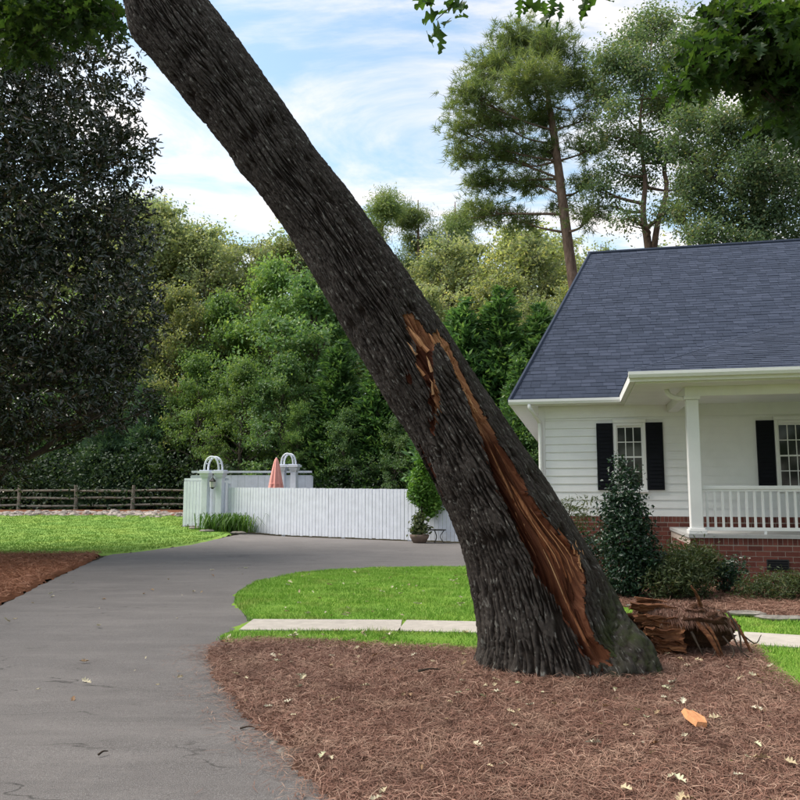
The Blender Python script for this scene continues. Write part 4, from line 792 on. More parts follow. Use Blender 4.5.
# ================================================================== TREES AND SHRUBS
def leafquads(c, L_, W_, rng, up=0.6, droop=0.0, out=None):
    n = len(c); nn = rng.normal(0, 1, (n, 3)); nn[:, 2] += up * 1.6
    if out is not None: nn += out
    nn /= np.linalg.norm(nn, axis=1)[:, None]; d = np.cross(nn, rng.normal(0, 1, (n, 3))); d[:, 2] -= droop; d /= np.linalg.norm(d, axis=1)[:, None] + 1e-9; s = np.cross(nn, d)
    l = L_ * rng.uniform(.65, 1.25, n)[:, None]; w_ = l * (W_ / L_)
    V = np.stack([c - d * l * .5, c + s * w_ * .5 + nn * w_ * .18 + d * l * .05, c + d * l * .5, c - s * w_ * .5 + nn * w_ * .18 + d * l * .05], 1).reshape(-1, 3)
    return V, np.arange(n * 4).reshape(-1, 4)
def lobe_points(lobes, n, rng, shell=.55):
    lobes = np.asarray(lobes, float); vol = (lobes[:, 3] * lobes[:, 4] * lobes[:, 5]) ** .75; k = rng.choice(len(lobes), n, p=vol / vol.sum())
    d = rng.normal(0, 1, (n, 3)); d /= np.linalg.norm(d, axis=1)[:, None]; r = shell + (1 - shell) * rng.uniform(0, 1, n) ** .6; r = r * rng.uniform(.55, 1.0, n) ** .4
    return lobes[k, :3] + d * r[:, None] * lobes[k, 3:6], d, k
def crown_mesh(lobes, nclump, per, cr, leaf, wd, rng, up=.6, flat=.6, droop=.0, shell=.55):
    c, d, k = lobe_points(lobes, nclump, rng, shell); sz = rng.uniform(.6, 1.3, nclump)
    q = rng.normal(0, 1, (nclump, per, 3)) * [1, 1, flat] * (cr * sz)[:, None, None]; p = (c[:, None] + q).reshape(-1, 3)
    return leafquads(p, leaf, wd, rng, up, droop, np.repeat(d, per, 0) * .5), c, k
def skeleton(trunk, tr, lobes, clumps, kk, rng, sides=10, per=5, r1=.35):
    trunk = spline(trunk, 26); R = np.interp(np.linspace(0, 1, 26), np.linspace(0, 1, len(tr)), tr); parts = [tube(trunk, R, sides, True, rng, .03)]
    for li, lb in enumerate(np.asarray(lobes, float)):
        c = lb[:3]; tgt = c.copy(); ok = trunk[:, 2] < c[2] - .15 * np.linalg.norm(c[:2] - trunk[:, :2].mean(0)); cand = np.where(ok)[0]
        a = cand[np.argmin(np.linalg.norm(trunk[cand] - c, axis=1))] if len(cand) else len(trunk) // 2
        a = min(a, 24); p0 = trunk[a]; mid = (p0 + c) / 2 + rng.normal(0, .06, 3) * np.linalg.norm(c - p0) + [0, 0, -.05 * np.linalg.norm(c - p0)]; rb = max(.02, R[a] * r1)
        B = spline([p0, mid, c], 9); parts.append(tube(B, np.linspace(rb, rb * .35, 9), 6, False))
        own = np.where(kk == li)[0]
        for o in rng.permutation(own)[:per]:
            s_ = B[rng.randint(4, 9)]; e = clumps[o]; m = (s_ + e) / 2 + rng.normal(0, .08, 3) * np.linalg.norm(e - s_); parts.append(tube(spline([s_, m, e], 5), np.linspace(rb * .35, rb * .1, 5), 5, False))
    return join(parts)
def make_tree(name, label, cat, base, trunk, tr, lobes, lmat, bmat, nclump, per, cr, leaf, wd, seed, group=None, **kw):
    """trunk and lobes in world metres; the thing stands at its base"""
    rng = np.random.RandomState(seed); base = np.array([base[0], base[1], float(hgt(base[0], base[1]))]); t = thing(name, label, cat, base, 0, group)
    sk = {k: kw.pop(k) for k in ('sides', 'r1') if k in kw}; pb = kw.pop('branches', 5)
    (V, Fc), c, k = crown_mesh(lobes, nclump, per, cr, leaf, wd, rng, **kw); mk('crown', V - base, Fc, lmat, t)
    V, Fc = skeleton(trunk, tr, lobes, c, k, rng, per=pb, **sk); mk('trunk', V - base, Fc, bmat, t, True); return t
def pxl(lobes, D, rng, dr=.9):
    """photo ellipses (px, py, rx, ry) turned into lobes in metres round depth D"""
    o = []
    for (x, y, rx, ry) in lobes:
        d = D + rng.uniform(-1, 1) * dr; p = at(x, y, d); k = d / F_PX; o.append([*p, rx * k, max(rx, ry) * k * .8, ry * k])
    return o
def pxt(pts, D): return [at(x, y, D) for x, y in pts]
r_t = np.random.RandomState(77)
# --- the dark magnolia on the left
mg = [(-12, 22, 9, 5.4, 5, 7), (-10.2, 20.5, 12.5, 3.6, 3, 3.0), (-9.6, 20.8, 9.3, 2.5, 2.6, 2.4), (-8.9, 20.8, 6.6, 2.9, 2.6, 2.2), (-9.4, 20.4, 4.4, 2.6, 2.4, 1.7), (-12, 19.6, 5, 3.2, 2.5, 3), (-11, 19.5, 9, 3.2, 2.4, 3), (-10.6, 20.5, 15.4, 3, 3, 2.4), (-11.8, 21, 2.9, 2.6, 2, 1.3), (-8.4, 21, 3.6, 1.5, 1.6, .5), (-12.5, 21, 13, 3.6, 3.6, 4), (-8.2, 21, 5.0, 1.6, 1.6, .9), (-10.3, 20.6, 2.2, .9, .9, .6), (-7.5, 21, 6.2, 1.3, 1.3, 1.5), (-7.8, 21, 8.6, 1.3, 1.3, 1.2), (-7.3, 20.8, 4.0, 1.1, 1.1, .45), (-7.6, 20.8, 10.8, 1.0, 1.0, .9)]
rng = np.random.RandomState(4); base = np.array([-12.0, 22.0, 0]); mt = thing('magnolia_tree', 'large dark glossy magnolia filling the left edge of the view', 'tree', base)
NM = 10000; c, d, k = lobe_points(mg, NM, rng, .66); per = 9
ax = d + rng.normal(0, .5, d.shape); ax /= np.linalg.norm(ax, axis=1)[:, None]
q = rng.normal(0, 1, (NM, per, 3)); q -= (q * ax[:, None]).sum(-1)[..., None] * ax[:, None] * .6; q /= np.linalg.norm(q, axis=-1)[..., None]; dd = (q + ax[:, None] * .7).reshape(-1, 3); dd /= np.linalg.norm(dd, axis=1)[:, None]
cc = np.repeat(c, per, 0) + rng.normal(0, .07, (NM * per, 3)); ll = rng.uniform(.12, .21, len(cc))[:, None]; s = np.cross(dd, np.repeat(ax, per, 0) + rng.normal(0, .4, cc.shape)); s /= np.linalg.norm(s, axis=1)[:, None]; nn = np.cross(s, dd)
V = np.stack([cc, cc + dd * ll * .3 + s * ll * .17 + nn * ll * .05, cc + dd * ll * .7 + s * ll * .17 + nn * ll * .03, cc + dd * ll - nn * ll * .1, cc + dd * ll * .7 - s * ll * .17 + nn * ll * .03, cc + dd * ll * .3 - s * ll * .17 + nn * ll * .05], 1).reshape(-1, 3)
i6 = np.arange(len(cc))[:, None] * 6; mk('crown', V - base, np.concatenate([i6 + [[0, 1, 2, 3]], i6 + [[0, 3, 4, 5]]]), LEAF['magnolia'], mt)
V, Fc = skeleton([(-12, 22, -.2), (-12.1, 22, 4), (-11.9, 21.8, 9), (-11.8, 21.6, 15)], [.42, .34, .24, .06], mg, c, k, rng, per=8); mk('trunk', V - base, Fc, MAT['bark_grey'], mt, True)
# --- tall pine behind the house
def pine(name, label, D, trunk_px, tr, lobes_px, ntuft, seed, nl=.34, per=26, group=None):
    rng = np.random.RandomState(seed); T = pxt(trunk_px, D); T = [np.array([T[0][0] + .3, D, -.3])] + T; base = np.array([T[0][0], D, float(hgt(T[0][0], D))]); t = thing(name, label, 'tree', base, 0, group)
    lb = pxl(lobes_px, D, rng, 1.6); c, d, k = lobe_points(lb, ntuft, rng, .0); c = c + rng.normal(0, .28, c.shape) * [1, 1, .7]
    n = ntuft * per; ax = d * [1, 1, .3] + [0, 0, .5] + rng.normal(0, .3, d.shape); ax /= np.linalg.norm(ax, axis=1)[:, None]; dd = rng.normal(0, 1, (ntuft, per, 3)) + ax[:, None] * 1.1; dd = dd.reshape(-1, 3); dd /= np.linalg.norm(dd, axis=1)[:, None]
    cc = np.repeat(c, per, 0) + rng.normal(0, .05, (n, 3)); s = np.cross(dd, rng.normal(0, 1, (n, 3))); s /= np.linalg.norm(s, axis=1)[:, None]; l = nl * rng.uniform(.6, 1.1, n)[:, None]
    V = np.stack([cc - s * .016, cc + s * .016, cc + dd * l + [0, 0, -.03]], 1).reshape(-1, 3); mk('crown', V - base, np.arange(n * 3).reshape(-1, 3), LEAF['pine'], t)
    V, Fc = skeleton(T, tr, lb, c, k, rng, per=14, r1=.3); mk('trunk', V - base, Fc, MAT['bark_pine'], t, True); return t
pine('tall_pine', 'tall pine with bare red trunk and wide crown behind the left end of the roof', 33, [(582, 330), (573, 280), (563, 205), (554, 135), (546, 85), (540, 40)], [.30, .26, .23, .20, .16, .09, .03],
     [(520, 42, 36, 20), (552, 46, 34, 20), (495, 68, 34, 20), (470, 95, 22, 18), (530, 82, 42, 20), (572, 78, 34, 18), (598, 92, 18, 16), (460, 130, 16, 14), (495, 118, 36, 18), (540, 118, 30, 14), (587, 118, 16, 12), (466, 156, 20, 11), (505, 152, 36, 12), (548, 150, 24, 10), (590, 150, 20, 10), (485, 180, 28, 10), (530, 184, 30, 9), (585, 184, 20, 8), (485, 212, 30, 9), (520, 222, 24, 7), (592, 214, 22, 8), (560, 205, 16, 7), (450, 108, 8, 8)], 4200, 6, .40, 15)
# --- slender forked tree, and the dense oak at the right
lb = pxl([(655, 25, 30, 18), (632, 42, 20, 14), (675, 60, 26, 22), (640, 75, 24, 18), (618, 110, 16, 12), (660, 105, 28, 18), (690, 110, 24, 22), (630, 140, 22, 14), (660, 150, 26, 14), (612, 170, 14, 8), (700, 150, 20, 18), (640, 180, 20, 9), (690, 185, 22, 12), (610, 205, 14, 6), (608, 60, 18, 14), (625, 62, 24, 18), (606, 95, 18, 14), (602, 135, 16, 12), (695, 40, 26, 22), (698, 85, 24, 20), (600, 188, 18, 8), (628, 218, 18, 7), (672, 210, 20, 10)], 31, r_t, 1.5)
make_tree('forked_tree', 'slender fork trunked tree with thin grey green crown above the roof ridge', 'tree', (at(650, 250, 31)[0], 31), pxt([(656, 420), (654, 330), (648, 245), (643, 215), (645, 180), (640, 120), (652, 40)], 31), [.17, .16, .14, .10, .06, .02], lb, LEAF['thin'], MAT['bark_pine'], 2300, 20, .32, .13, .07, 12, flat=.8, shell=.3, branches=7, r1=.7)
tf = bpy.data.objects['forked_tree']; P = pxt([(654, 248), (658, 222), (667, 190), (664, 165), (676, 140), (690, 110)], 30.9); V, Fc = tube(spline(P, 12), np.linspace(.13, .04, 12), 8); mk('stem', V - np.array(tf.location), Fc, MAT['bark_pine'], tf, True)
lb = pxl([(740, 130, 40, 28), (775, 110, 40, 34), (715, 165, 28, 24), (755, 170, 42, 26), (700, 205, 22, 22), (735, 210, 34, 24), (785, 200, 36, 34), (690, 232, 16, 12), (810, 150, 40, 50), (720, 120, 20, 16), (820, 90, 40, 40), (765, 225, 30, 22), (712, 235, 26, 16), (800, 240, 34, 24), (745, 245, 30, 16), (690, 180, 20, 18), (690, 120, 22, 20), (675, 150, 16, 14), (700, 80, 24, 22), (680, 215, 12, 14)], 27, r_t, 1.5)
make_tree('dense_oak', 'dense grey green oak crown above the right part of the roof', 'tree', (at(760, 200, 29)[0], 29), pxt([(765, 420), (762, 300), (758, 220), (760, 150), (765, 110)], 29), [.4, .36, .3, .18, .06], lb, LEAF['thin'], MAT['bark_grey'], 2300, 22, .22, .13, .07, 13, flat=.8, shell=.35, branches=6)
# --- the wood behind: one tree of each kind is built, the others are copies of it
def proto(name, lmat, bmat, H, lobes, tr, nclump, per, cr, leaf, wd, seed, **kw):
    return make_tree(name, 'tree', 'tree', (0, 0), [(0, 0, -.6), (.1, 0, H * .35), (-.1, .1, H * .65), (0, 0, H * .9)], tr, lobes, lmat, bmat, nclump, per, cr, leaf, wd, seed, **kw)
def crownlobes(H, Rr, z0, n, rng, top=.6):
    o = []
    for i in range(n):
        t = rng.uniform(0, 1); z = z0 + (H - z0) * (.1 + .82 * t); env = Rr * (1 - max(0, t - .35) ** 1.6 * top * 1.6); a = rng.uniform(0, 6.283); q = env * rng.uniform(.35, .85)
        s_ = Rr * rng.uniform(.26, .42); o.append((q * math.cos(a), q * math.sin(a), z, s_, s_, s_ * .75))
    return o
def branchy(name, lmat, bmat, H, Rr, z0, nl, per, cr, leaf, wd, seed, tr=.26, flat=.45, ntw=7, droop=.1):
    """broadleaf tree: limbs, side twigs, and sprays of leaves along the twigs"""
    rng = np.random.RandomState(seed); t_ = thing(name, 'tree', 'tree'); T = spline([(0, 0, -.6), (rng.normal(0, .25), rng.normal(0, .25), H * .35), (rng.normal(0, .35), rng.normal(0, .35), H * .65), (rng.normal(0, .3), rng.normal(0, .3), H * .95)], 24)
    parts = [tube(T, np.linspace(tr, tr * .12, 24), 9, True, rng, .03)]; cl_ = []; dr_ = []
    for i in range(nl):
        t = i / nl; z = z0 + (H * .9 - z0) * t; k = np.argmin(np.abs(T[:, 2] - z)); p0 = T[k]; env = Rr * (.6 + .4 * math.sin(math.pi * min(1, t * 1.15))) * (1 - .6 * t ** 2); Ln = env * rng.uniform(.55, 1.2)
        az = i * 2.4 + rng.normal(0, .35); el = .1 + .95 * t + rng.normal(0, .15); d = np.array([math.cos(az) * math.cos(el), math.sin(az) * math.cos(el), math.sin(el)])
        B = spline([p0, p0 + d * Ln * .5 + [0, 0, .08 * Ln], p0 + d * Ln + [0, 0, -droop * Ln]], 8); rb = tr * (1 - t) * .34 + .02; parts.append(tube(B, np.linspace(rb, rb * .3, 8), 5, False)); cl_.append(B[-1]); dr_.append(d)
        for q in range(ntw):
            s_ = rng.randint(3, 8); a2 = az + rng.normal(0, .9); e2_ = el * .5 + rng.normal(.1, .35); d2 = np.array([math.cos(a2) * math.cos(e2_), math.sin(a2) * math.cos(e2_), math.sin(e2_)]); l2 = Ln * rng.uniform(.2, .45)
            e = B[s_] + d2 * l2; parts.append(tube(np.array([B[s_], (B[s_] + e) / 2 + rng.normal(0, .05, 3), e]), [rb * .35, rb * .2, rb * .08], 4, False))
            for u in (.45, .75, 1.0): cl_.append(B[s_] + d2 * l2 * u); dr_.append(d2)
    c = np.array(cl_); d = np.array(dr_); n = len(c); sz = rng.uniform(.55, 1.35, n); keep = rng.uniform(0, 1, n) > .1; c, d, sz = c[keep], d[keep], sz[keep]; n = len(c)
    q = rng.normal(0, 1, (n, per, 3)) * [.75, .75, flat * .7] * (cr * sz)[:, None, None] + d[:, None] * rng.normal(0, 1.35, (n, per, 1)) * (cr * sz)[:, None, None]; V, Fc = leafquads((c[:, None] + q).reshape(-1, 3), leaf, wd, rng, .6, .15, np.repeat(d, per, 0) * .4); mk('crown', V, Fc, lmat, t_)
    V, Fc = join(parts); mk('trunk', V, Fc, bmat, t_, True); return t_
protos = {
    'olive': branchy('olive_tree', LEAF['olive'], MAT['bark_grey'], 14, 4.4, 2.5, 44, 26, .30, .19, .11, 41),
    'yellow': branchy('yellow_green_tree', LEAF['yellow'], MAT['bark_grey'], 13, 4.6, 2.0, 44, 26, .31, .20, .12, 42),
    'mid': branchy('mid_green_tree', LEAF['mid'], MAT['bark_grey'], 11, 4.0, .8, 46, 28, .28, .19, .12, 43, droop=.2),
    'deep': branchy('deep_green_tree', LEAF['deep'], MAT['bark_grey'], 9, 3.4, .3, 46, 26, .25, .17, .10, 44, droop=.25),
    'airy': branchy('airy_tree', LEAF['olive'], MAT['bark_grey'], 16, 3.8, 4.5, 40, 15, .27, .19, .11, 45, tr=.22),
}
def cone_tree(name, lmat, H, Rr, nb_, per, leaf, wd, seed):
    """conical conifer: whorled, drooping sprays"""
    rng = np.random.RandomState(seed); t = thing(name, 'conifer', 'tree'); z = H * (1 - np.sqrt(rng.uniform(0.0, 1, nb_))) * .98 + .15; a = rng.uniform(0, 6.283, nb_); rr = Rr * (1 - z / H) ** .8 * rng.uniform(.75, 1.12, nb_) + .12
    u = rng.uniform(.25, 1, (nb_, per)); px_ = (rr[:, None] * u); c = np.stack([np.cos(a)[:, None] * px_, np.sin(a)[:, None] * px_, z[:, None] + .30 * px_ - .16 * px_ ** 2], -1) + rng.normal(0, .13, (nb_, per, 3)) * (1 - .3 * u[..., None])
    c = c.reshape(-1, 3); d = np.stack([np.cos(a), np.sin(a), np.full(nb_, .35)], -1); d = np.repeat(d, per, 0) + rng.normal(0, .5, c.shape); d /= np.linalg.norm(d, axis=1)[:, None]; s_ = np.cross(d, rng.normal(0, 1, c.shape) + [0, 0, 1.5]); s_ /= np.linalg.norm(s_, axis=1)[:, None]
    l = leaf * rng.uniform(.6, 1.3, len(c))[:, None]; V = np.stack([c - d * l * .4, c + s_ * l * wd, c + d * l * .6, c - s_ * l * wd], 1).reshape(-1, 3); mk('crown', V, np.arange(len(V)).reshape(-1, 4), lmat, t)
    V, Fc = tube([(0, 0, -.5), (0, 0, H * .5), (0, 0, H * .97)], [.16, .1, .02], 8); mk('trunk', V, Fc, MAT['bark_grey'], t, True); return t
protos['cedar'] = cone_tree('cedar_tree', LEAF['cedar'], 9, 2.3, 1300, 20, .30, .16, 51)
protos['soft'] = cone_tree('soft_pine', LEAF['softpine'], 8, 2.8, 900, 26, .34, .07, 52)
def far_pine(seed):
    rng = np.random.RandomState(seed); t = thing('far_pine', 'pine', 'tree'); lb = []
    for i in range(34):
        q = rng.uniform(0, 1); a = rng.uniform(0, 6.283); r0 = (3.6 - 2.6 * q) * rng.uniform(.3, 1); lb.append((r0 * math.cos(a), r0 * math.sin(a), 8.5 + 10.3 * q, 1.0, 1.0, .6))
    (V, Fc), c, k = crown_mesh(lb, 1100, 24, .34, .30, .045, rng, up=.2, flat=.6, shell=.0); mk('crown', V, Fc, LEAF['pine'], t)
    V, Fc = skeleton([(0, 0, -.5), (.1, 0, 7), (0, .1, 13), (0, 0, 19)], [.3, .25, .18, .04], lb, c, k, rng, per=6); mk('trunk', V, Fc, MAT['bark_pine'], t, True); return t
protos['pine'] = far_pine(61)
HT = dict(airy=16.2, olive=14.6, yellow=13.6, mid=11.4, deep=9.3, cedar=9, soft=8, pine=19.6)
WORD = dict(airy='airy pale tree with thin crown', olive='olive green broadleaf tree', yellow='yellow green broadleaf tree', mid='mid green leafy tree', deep='deep green bushy tree', cedar='bright green conical conifer', soft='soft blue green pine', pine='slim distant pine')
#        kind, px, top py, depth, width factor
wood = [('airy', 132, 178, 55, 1), ('airy', 172, 184, 57, .9), ('airy', 212, 206, 56, .9), ('airy', 250, 220, 55, .8), ('airy', 300, 216, 57, .9), ('airy', 352, 196, 58, .9), ('airy', 440, 212, 56, .9), ('airy', 530, 216, 55, .8), ('airy', 600, 230, 52, .8),
        ('olive', -40, 150, 58, 1), ('olive', 30, 170, 60, 1), ('yellow', 95, 200, 62, 1), ('olive', 150, 182, 58, .9), ('yellow', 195, 212, 60, .9), ('olive', 232, 222, 62, .8), ('olive', 285, 222, 58, .9), ('yellow', 335, 230, 60, .9), ('yellow', 430, 238, 60, .9), ('olive', 470, 222, 60, .9), ('yellow', 512, 208, 58, .9), ('olive', 560, 215, 62, .9), ('yellow', 600, 238, 56, .9), ('olive', 660, 235, 58, 1), ('yellow', 720, 232, 58, 1), ('olive', 790, 228, 56, 1),
        ('pine', 383, 182, 64, .9), ('pine', 418, 190, 66, .8), ('pine', 165, 186, 68, .7), ('pine', 455, 192, 66, .7),
        ('mid', 20, 300, 52, 1.2), ('mid', 95, 285, 50, 1), ('yellow', 175, 268, 50, .8), ('mid', 225, 282, 50, .8), ('mid', 275, 246, 49, .75), ('deep', 312, 262, 47, .9), ('mid', 350, 258, 52, .8), ('olive', 430, 268, 50, .8), ('yellow', 500, 258, 50, .9), ('olive', 545, 282, 46, .8), ('yellow', 578, 268, 48, .7),
        ('deep', -20, 350, 49, 1.1), ('deep', 60, 360, 49, 1.1), ('soft', 150, 372, 47, 1.1), ('soft', 105, 395, 46, 1), ('mid', 200, 345, 46, .8), ('mid', 245, 352, 43, .8), ('deep', 285, 345, 42, .9), ('mid', 300, 395, 41, .6), ('cedar', 338, 338, 42, 1.2), ('cedar', 378, 352, 41, 1.2), ('cedar', 408, 335, 43, 1.1), ('cedar', 462, 296, 37, 1.1), ('cedar', 500, 284, 37, 1.15), ('cedar', 540, 300, 36, 1.1), ('cedar', 520, 350, 33, 1.0), ('deep', 556, 370, 32, .8), ('deep', 440, 360, 42, 1), ('deep', 350, 402, 40, .8), ('deep', 395, 410, 39, .8)]
cnt = {}
used = set(); rw = np.random.RandomState(9)
order = sorted(range(len(wood)), key=lambda i: wood[i][1])
for i in order:
    kd, px_, py_, D, wf = wood[i]; cnt[kd] = cnt.get(kd, 0) + 1
    p = at(px_, py_, D); z = float(hgt(p[0], D)); sc = (p[2] - z) / HT[kd]
    o = protos[kd] if kd not in used else copy_tree(protos[kd]); used.add(kd)
    o.location = (p[0], D, z - .05); o.scale = (sc * wf, sc * wf, sc); o.rotation_euler = (0, 0, rw.uniform(0, 6.283))
    tag(o, f'{WORD[kd]} in the wood, {ORD[cnt[kd] - 1]} of its kind from the left', 'tree', f'{WORD[kd]}s in the wood')
for i, (kd, x, y, sc) in enumerate([('mid', -3, -24, 1.3), ('mid', 7, -22, 1.4), ('mid', 16, -19, 1.3), ('mid', 24, -12, 1.3)]):  # unseen trees added to keep low light off the porch and house
    o = copy_tree(protos[kd]); o.location = (x, y, -.05); o.scale = (sc,) * 3; o.rotation_euler = (0, 0, i * 1.3); tag(o, f'unseen leafy tree added behind the viewer to shade the house, {ORD[i]} from the left', 'tree', 'added shade trees behind the viewer')
for i, (x, y, sc) in enumerate([(-15.5, 10.5, 1.35), (-19.5, 17, 1.45)]):  # unseen trees added to block the sun from the foreground
    o = copy_tree(protos['mid']); o.location = (x, y, -.05); o.scale = (sc,) * 3; o.rotation_euler = (0, 0, i * 2.1); tag(o, f'unseen leafy tree added left of the driveway to shade the foreground, {ORD[i]} from the road', 'tree', 'added shade trees left of the driveway')
# undergrowth that closes the wood near the ground
rng = np.random.RandomState(71); n = 95000; xx = rng.uniform(-34, 22, n); yy = 47 + rng.normal(0, 2.2, n) + 4 * (xx > 8); hh = 3.4 + 1.3 * perlin(xx / 2.2, yy / 2.2, 72); zz = rng.uniform(0, 1, n) ** .8 * hh
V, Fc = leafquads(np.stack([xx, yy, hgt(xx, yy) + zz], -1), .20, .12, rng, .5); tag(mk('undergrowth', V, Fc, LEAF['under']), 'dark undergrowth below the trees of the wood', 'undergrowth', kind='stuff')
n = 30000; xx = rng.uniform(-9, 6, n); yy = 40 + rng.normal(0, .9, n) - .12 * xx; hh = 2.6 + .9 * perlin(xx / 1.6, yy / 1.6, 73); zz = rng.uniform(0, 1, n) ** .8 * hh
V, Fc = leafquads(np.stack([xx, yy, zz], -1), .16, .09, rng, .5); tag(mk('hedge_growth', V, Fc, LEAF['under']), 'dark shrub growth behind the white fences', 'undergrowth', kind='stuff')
# --- shrubs by the house
def shrub(name, label, base, lobes, lmat, nclump, per, cr, leaf, wd, seed, stems=5, group=None, **kw):
    rng = np.random.RandomState(seed); base = np.array(base, float); t = thing(name, label, 'shrub', base, 0, group); (V, Fc), c, k = crown_mesh(lobes, nclump, per, cr, leaf, wd, rng, **kw); mk('foliage', V, Fc, lmat, t)
    parts = []
    for q in rng.choice(len(c), min(len(c), stems * 3), False): parts.append(tube(spline([(rng.normal(0, .04), rng.normal(0, .04), -.05), c[q] * [.35, .35, .6], c[q]], 6), np.linspace(.016, .004, 6), 5, False))
    V, Fc = join(parts); mk('stem', V, Fc, MAT['twig'], t); return t
hx, hy = 3.38, 12.1
shrub('holly_shrub', 'dark upright holly shrub beside the oak in front of the window', (hx, hy, .03), [(0, 0, .4, .42, .4, .4), (.02, 0, .85, .44, .42, .4), (-.03, 0, 1.25, .36, .34, .34), (0, 0, 1.6, .24, .24, .28), (-.06, 0, 1.92, .10, .10, .22), (.2, -.1, .6, .3, .3, .3), (.12, .02, 1.82, .08, .08, .14)], LEAF['holly'], 900, 14, .07, .062, .034, 81, flat=.9, shell=.55)
shrub('wispy_maple_shrub', 'wispy low branched shrub between the oak and the holly', (2.55, 13.0, .03), [(0, 0, 1.25, .6, .4, .16), (.3, 0, 1.42, .4, .3, .12), (-.3, 0, 1.1, .4, .4, .15), (.25, .1, 1.05, .4, .3, .1)], LEAF['shrub'], 110, 12, .09, .09, .022, 82, flat=.35, droop=.3)
shrub('dark_clipped_shrub', 'dark rounded shrub behind the oak under the wall', (2.75, 13.6, .03), [(0, 0, .45, .6, .5, .45), (.35, 0, .55, .45, .4, .4), (-.35, .1, .5, .4, .4, .4)], LEAF['holly'], 320, 14, .08, .06, .035, 83, flat=.8)
shrub('fine_green_shrub', 'fine leaved green shrub right of the holly', (3.95, 11.8, .03), [(0, 0, .35, .42, .36, .3), (.3, .1, .3, .36, .34, .28), (-.2, -.1, .25, .32, .3, .24), (.1, .0, .58, .25, .25, .2)], LEAF['shrub'], 300, 16, .07, .075, .02, 84, flat=1.0)
shrub('olive_shrub', 'olive green shrub against the brick corner of the porch', (4.35, 12.35, .03), [(0, 0, .45, .42, .36, .34), (.28, .1, .5, .3, .3, .3), (-.2, .1, .5, .3, .3, .28), (.05, 0, .72, .26, .22, .16)], LEAF['shrub'], 260, 16, .07, .08, .022, 85, flat=1.0)
sb = shrub('flowering_shrub', 'small dark shrub with pale blooms against the porch bricks', (5.02, 12.55, .03), [(0, 0, .3, .26, .24, .26), (.14, 0, .42, .2, .2, .16), (-.12, 0, .4, .18, .18, .14)], LEAF['holly'], 150, 14, .055, .05, .028, 86, flat=.9)
rng = np.random.RandomState(87)
for q in range(26):
    a_ = rng.uniform(0, 6.283); V, Fc = leafquads(np.zeros((5, 3)) + [[.016 * math.cos(t), .016 * math.sin(t), 0] for t in np.arange(5) * 1.257], .03, .028, rng, 2.0); o = mk('bloom', V, Fc, LEAF['bloom'], sb); o.location = (rng.normal(0, .2), -.12 + rng.normal(0, .1), rng.uniform(.32, .6))
shrub('low_grey_shrub', 'low spreading grey green shrub under the foundation vent', (5.5, 11.85, .03), [(0, 0, .22, .4, .34, .2), (.35, 0, .24, .36, .3, .2), (-.35, 0, .2, .32, .3, .18), (.6, 0, .2, .3, .3, .16)], LEAF['shrub'], 320, 15, .06, .07, .016, 88, flat=1.0)
# --- climber, pots and grass clump by the fence
shrub('climbing_shrub', 'bright green climber growing over the picket fence beside the oak', (.70, 26.3, .02), [(0, 0, 1.6, .42, .3, .45), (.12, 0, 2.1, .4, .3, .4), (.18, 0, 2.55, .3, .25, .3), (.45, 0, 1.4, .3, .25, .3), (.25, 0, 1.1, .25, .2, .3)], LEAF['lime'], 330, 14, .10, .13, .08, 91, flat=.9)
pt = thing('potted_plant', 'round clay pot with yellow green plant by the picket fence', 'plant pot', (.62, 25.85, .02)); V, Fc = lathe([(0, 0), (.20, 0), (.30, .18), (.32, .26), (.28, .27), (.26, .22), (0, .22)], 18); mk('pot', V, Fc, MAT['terracotta'], pt, True)
rng = np.random.RandomState(93); (V, Fc), c, k = crown_mesh([(0, 0, .42, .34, .3, .2), (0, 0, .7, .2, .2, .28)], 60, 12, .07, .13, .06, rng); mk('foliage', V, Fc, LEAF['shrub'], pt)
tb = thing('plant_stand', 'small dark round iron plant stand beside the clay pot', 'stand', (1.2, 25.75, .02)); V, Fc = lathe([(0, .40), (.26, .40), (.27, .43), (0, .43)], 16); mk('top', V, Fc, MAT['iron'], tb)
for q in range(3): a = q * 2.094; V, Fc = tube(spline([(.2 * math.cos(a), .2 * math.sin(a), .4), (.08 * math.cos(a), .08 * math.sin(a), .2), (.2 * math.cos(a), .2 * math.sin(a), 0)], 8), .014, 5); mk('leg', V, Fc, MAT['iron'], tb)
lg = thing('grass_clump', 'arching clump of green blades in front of the picket fence', 'plant', (-6.55, 30.7, float(hgt(-6.55, 30.7))))
rng = np.random.RandomState(95); n = 650; a = rng.uniform(0, 6.283, n); le = rng.uniform(.3, 1.0, n); sp_ = rng.uniform(.2, 1.1, n); b0 = np.stack([rng.normal(0, .5, n), rng.normal(0, .2, n), 0 * a], -1)
dv = np.stack([np.cos(a), np.sin(a), 0 * a], -1); m1 = b0 + dv * (le * sp_ * .4)[:, None] + np.stack([0 * a, 0 * a, le * .75], -1); t1 = b0 + dv * (le * sp_)[:, None] + np.stack([0 * a, 0 * a, le * (1 - .75 * sp_)], -1); s_ = np.stack([-np.sin(a), np.cos(a), 0 * a], -1) * .014
V = np.stack([b0 - s_, b0 + s_, m1 + s_, m1 - s_, t1], 1).reshape(-1, 3); i = np.arange(n)[:, None] * 5; mk('blades', V, [i + [[0, 1, 2, 3]], i + [[3, 2, 4]]], LEAF['lime'], lg)
for i, (x, y) in enumerate([(-7.9, 31.2), (-7.2, 30.2), (-6.0, 30.15)]):
    V, Fc = rock(.3, R0, .3, 8); o = mk('bed_stone', V, Fc, MAT['stone']); o.location = (x, y, float(hgt(x, y)) + .02); tag(o, f'pale stone at the foot of the gate, {ORD[i]} from the left', 'stone', 'stones at the foot of the gate')
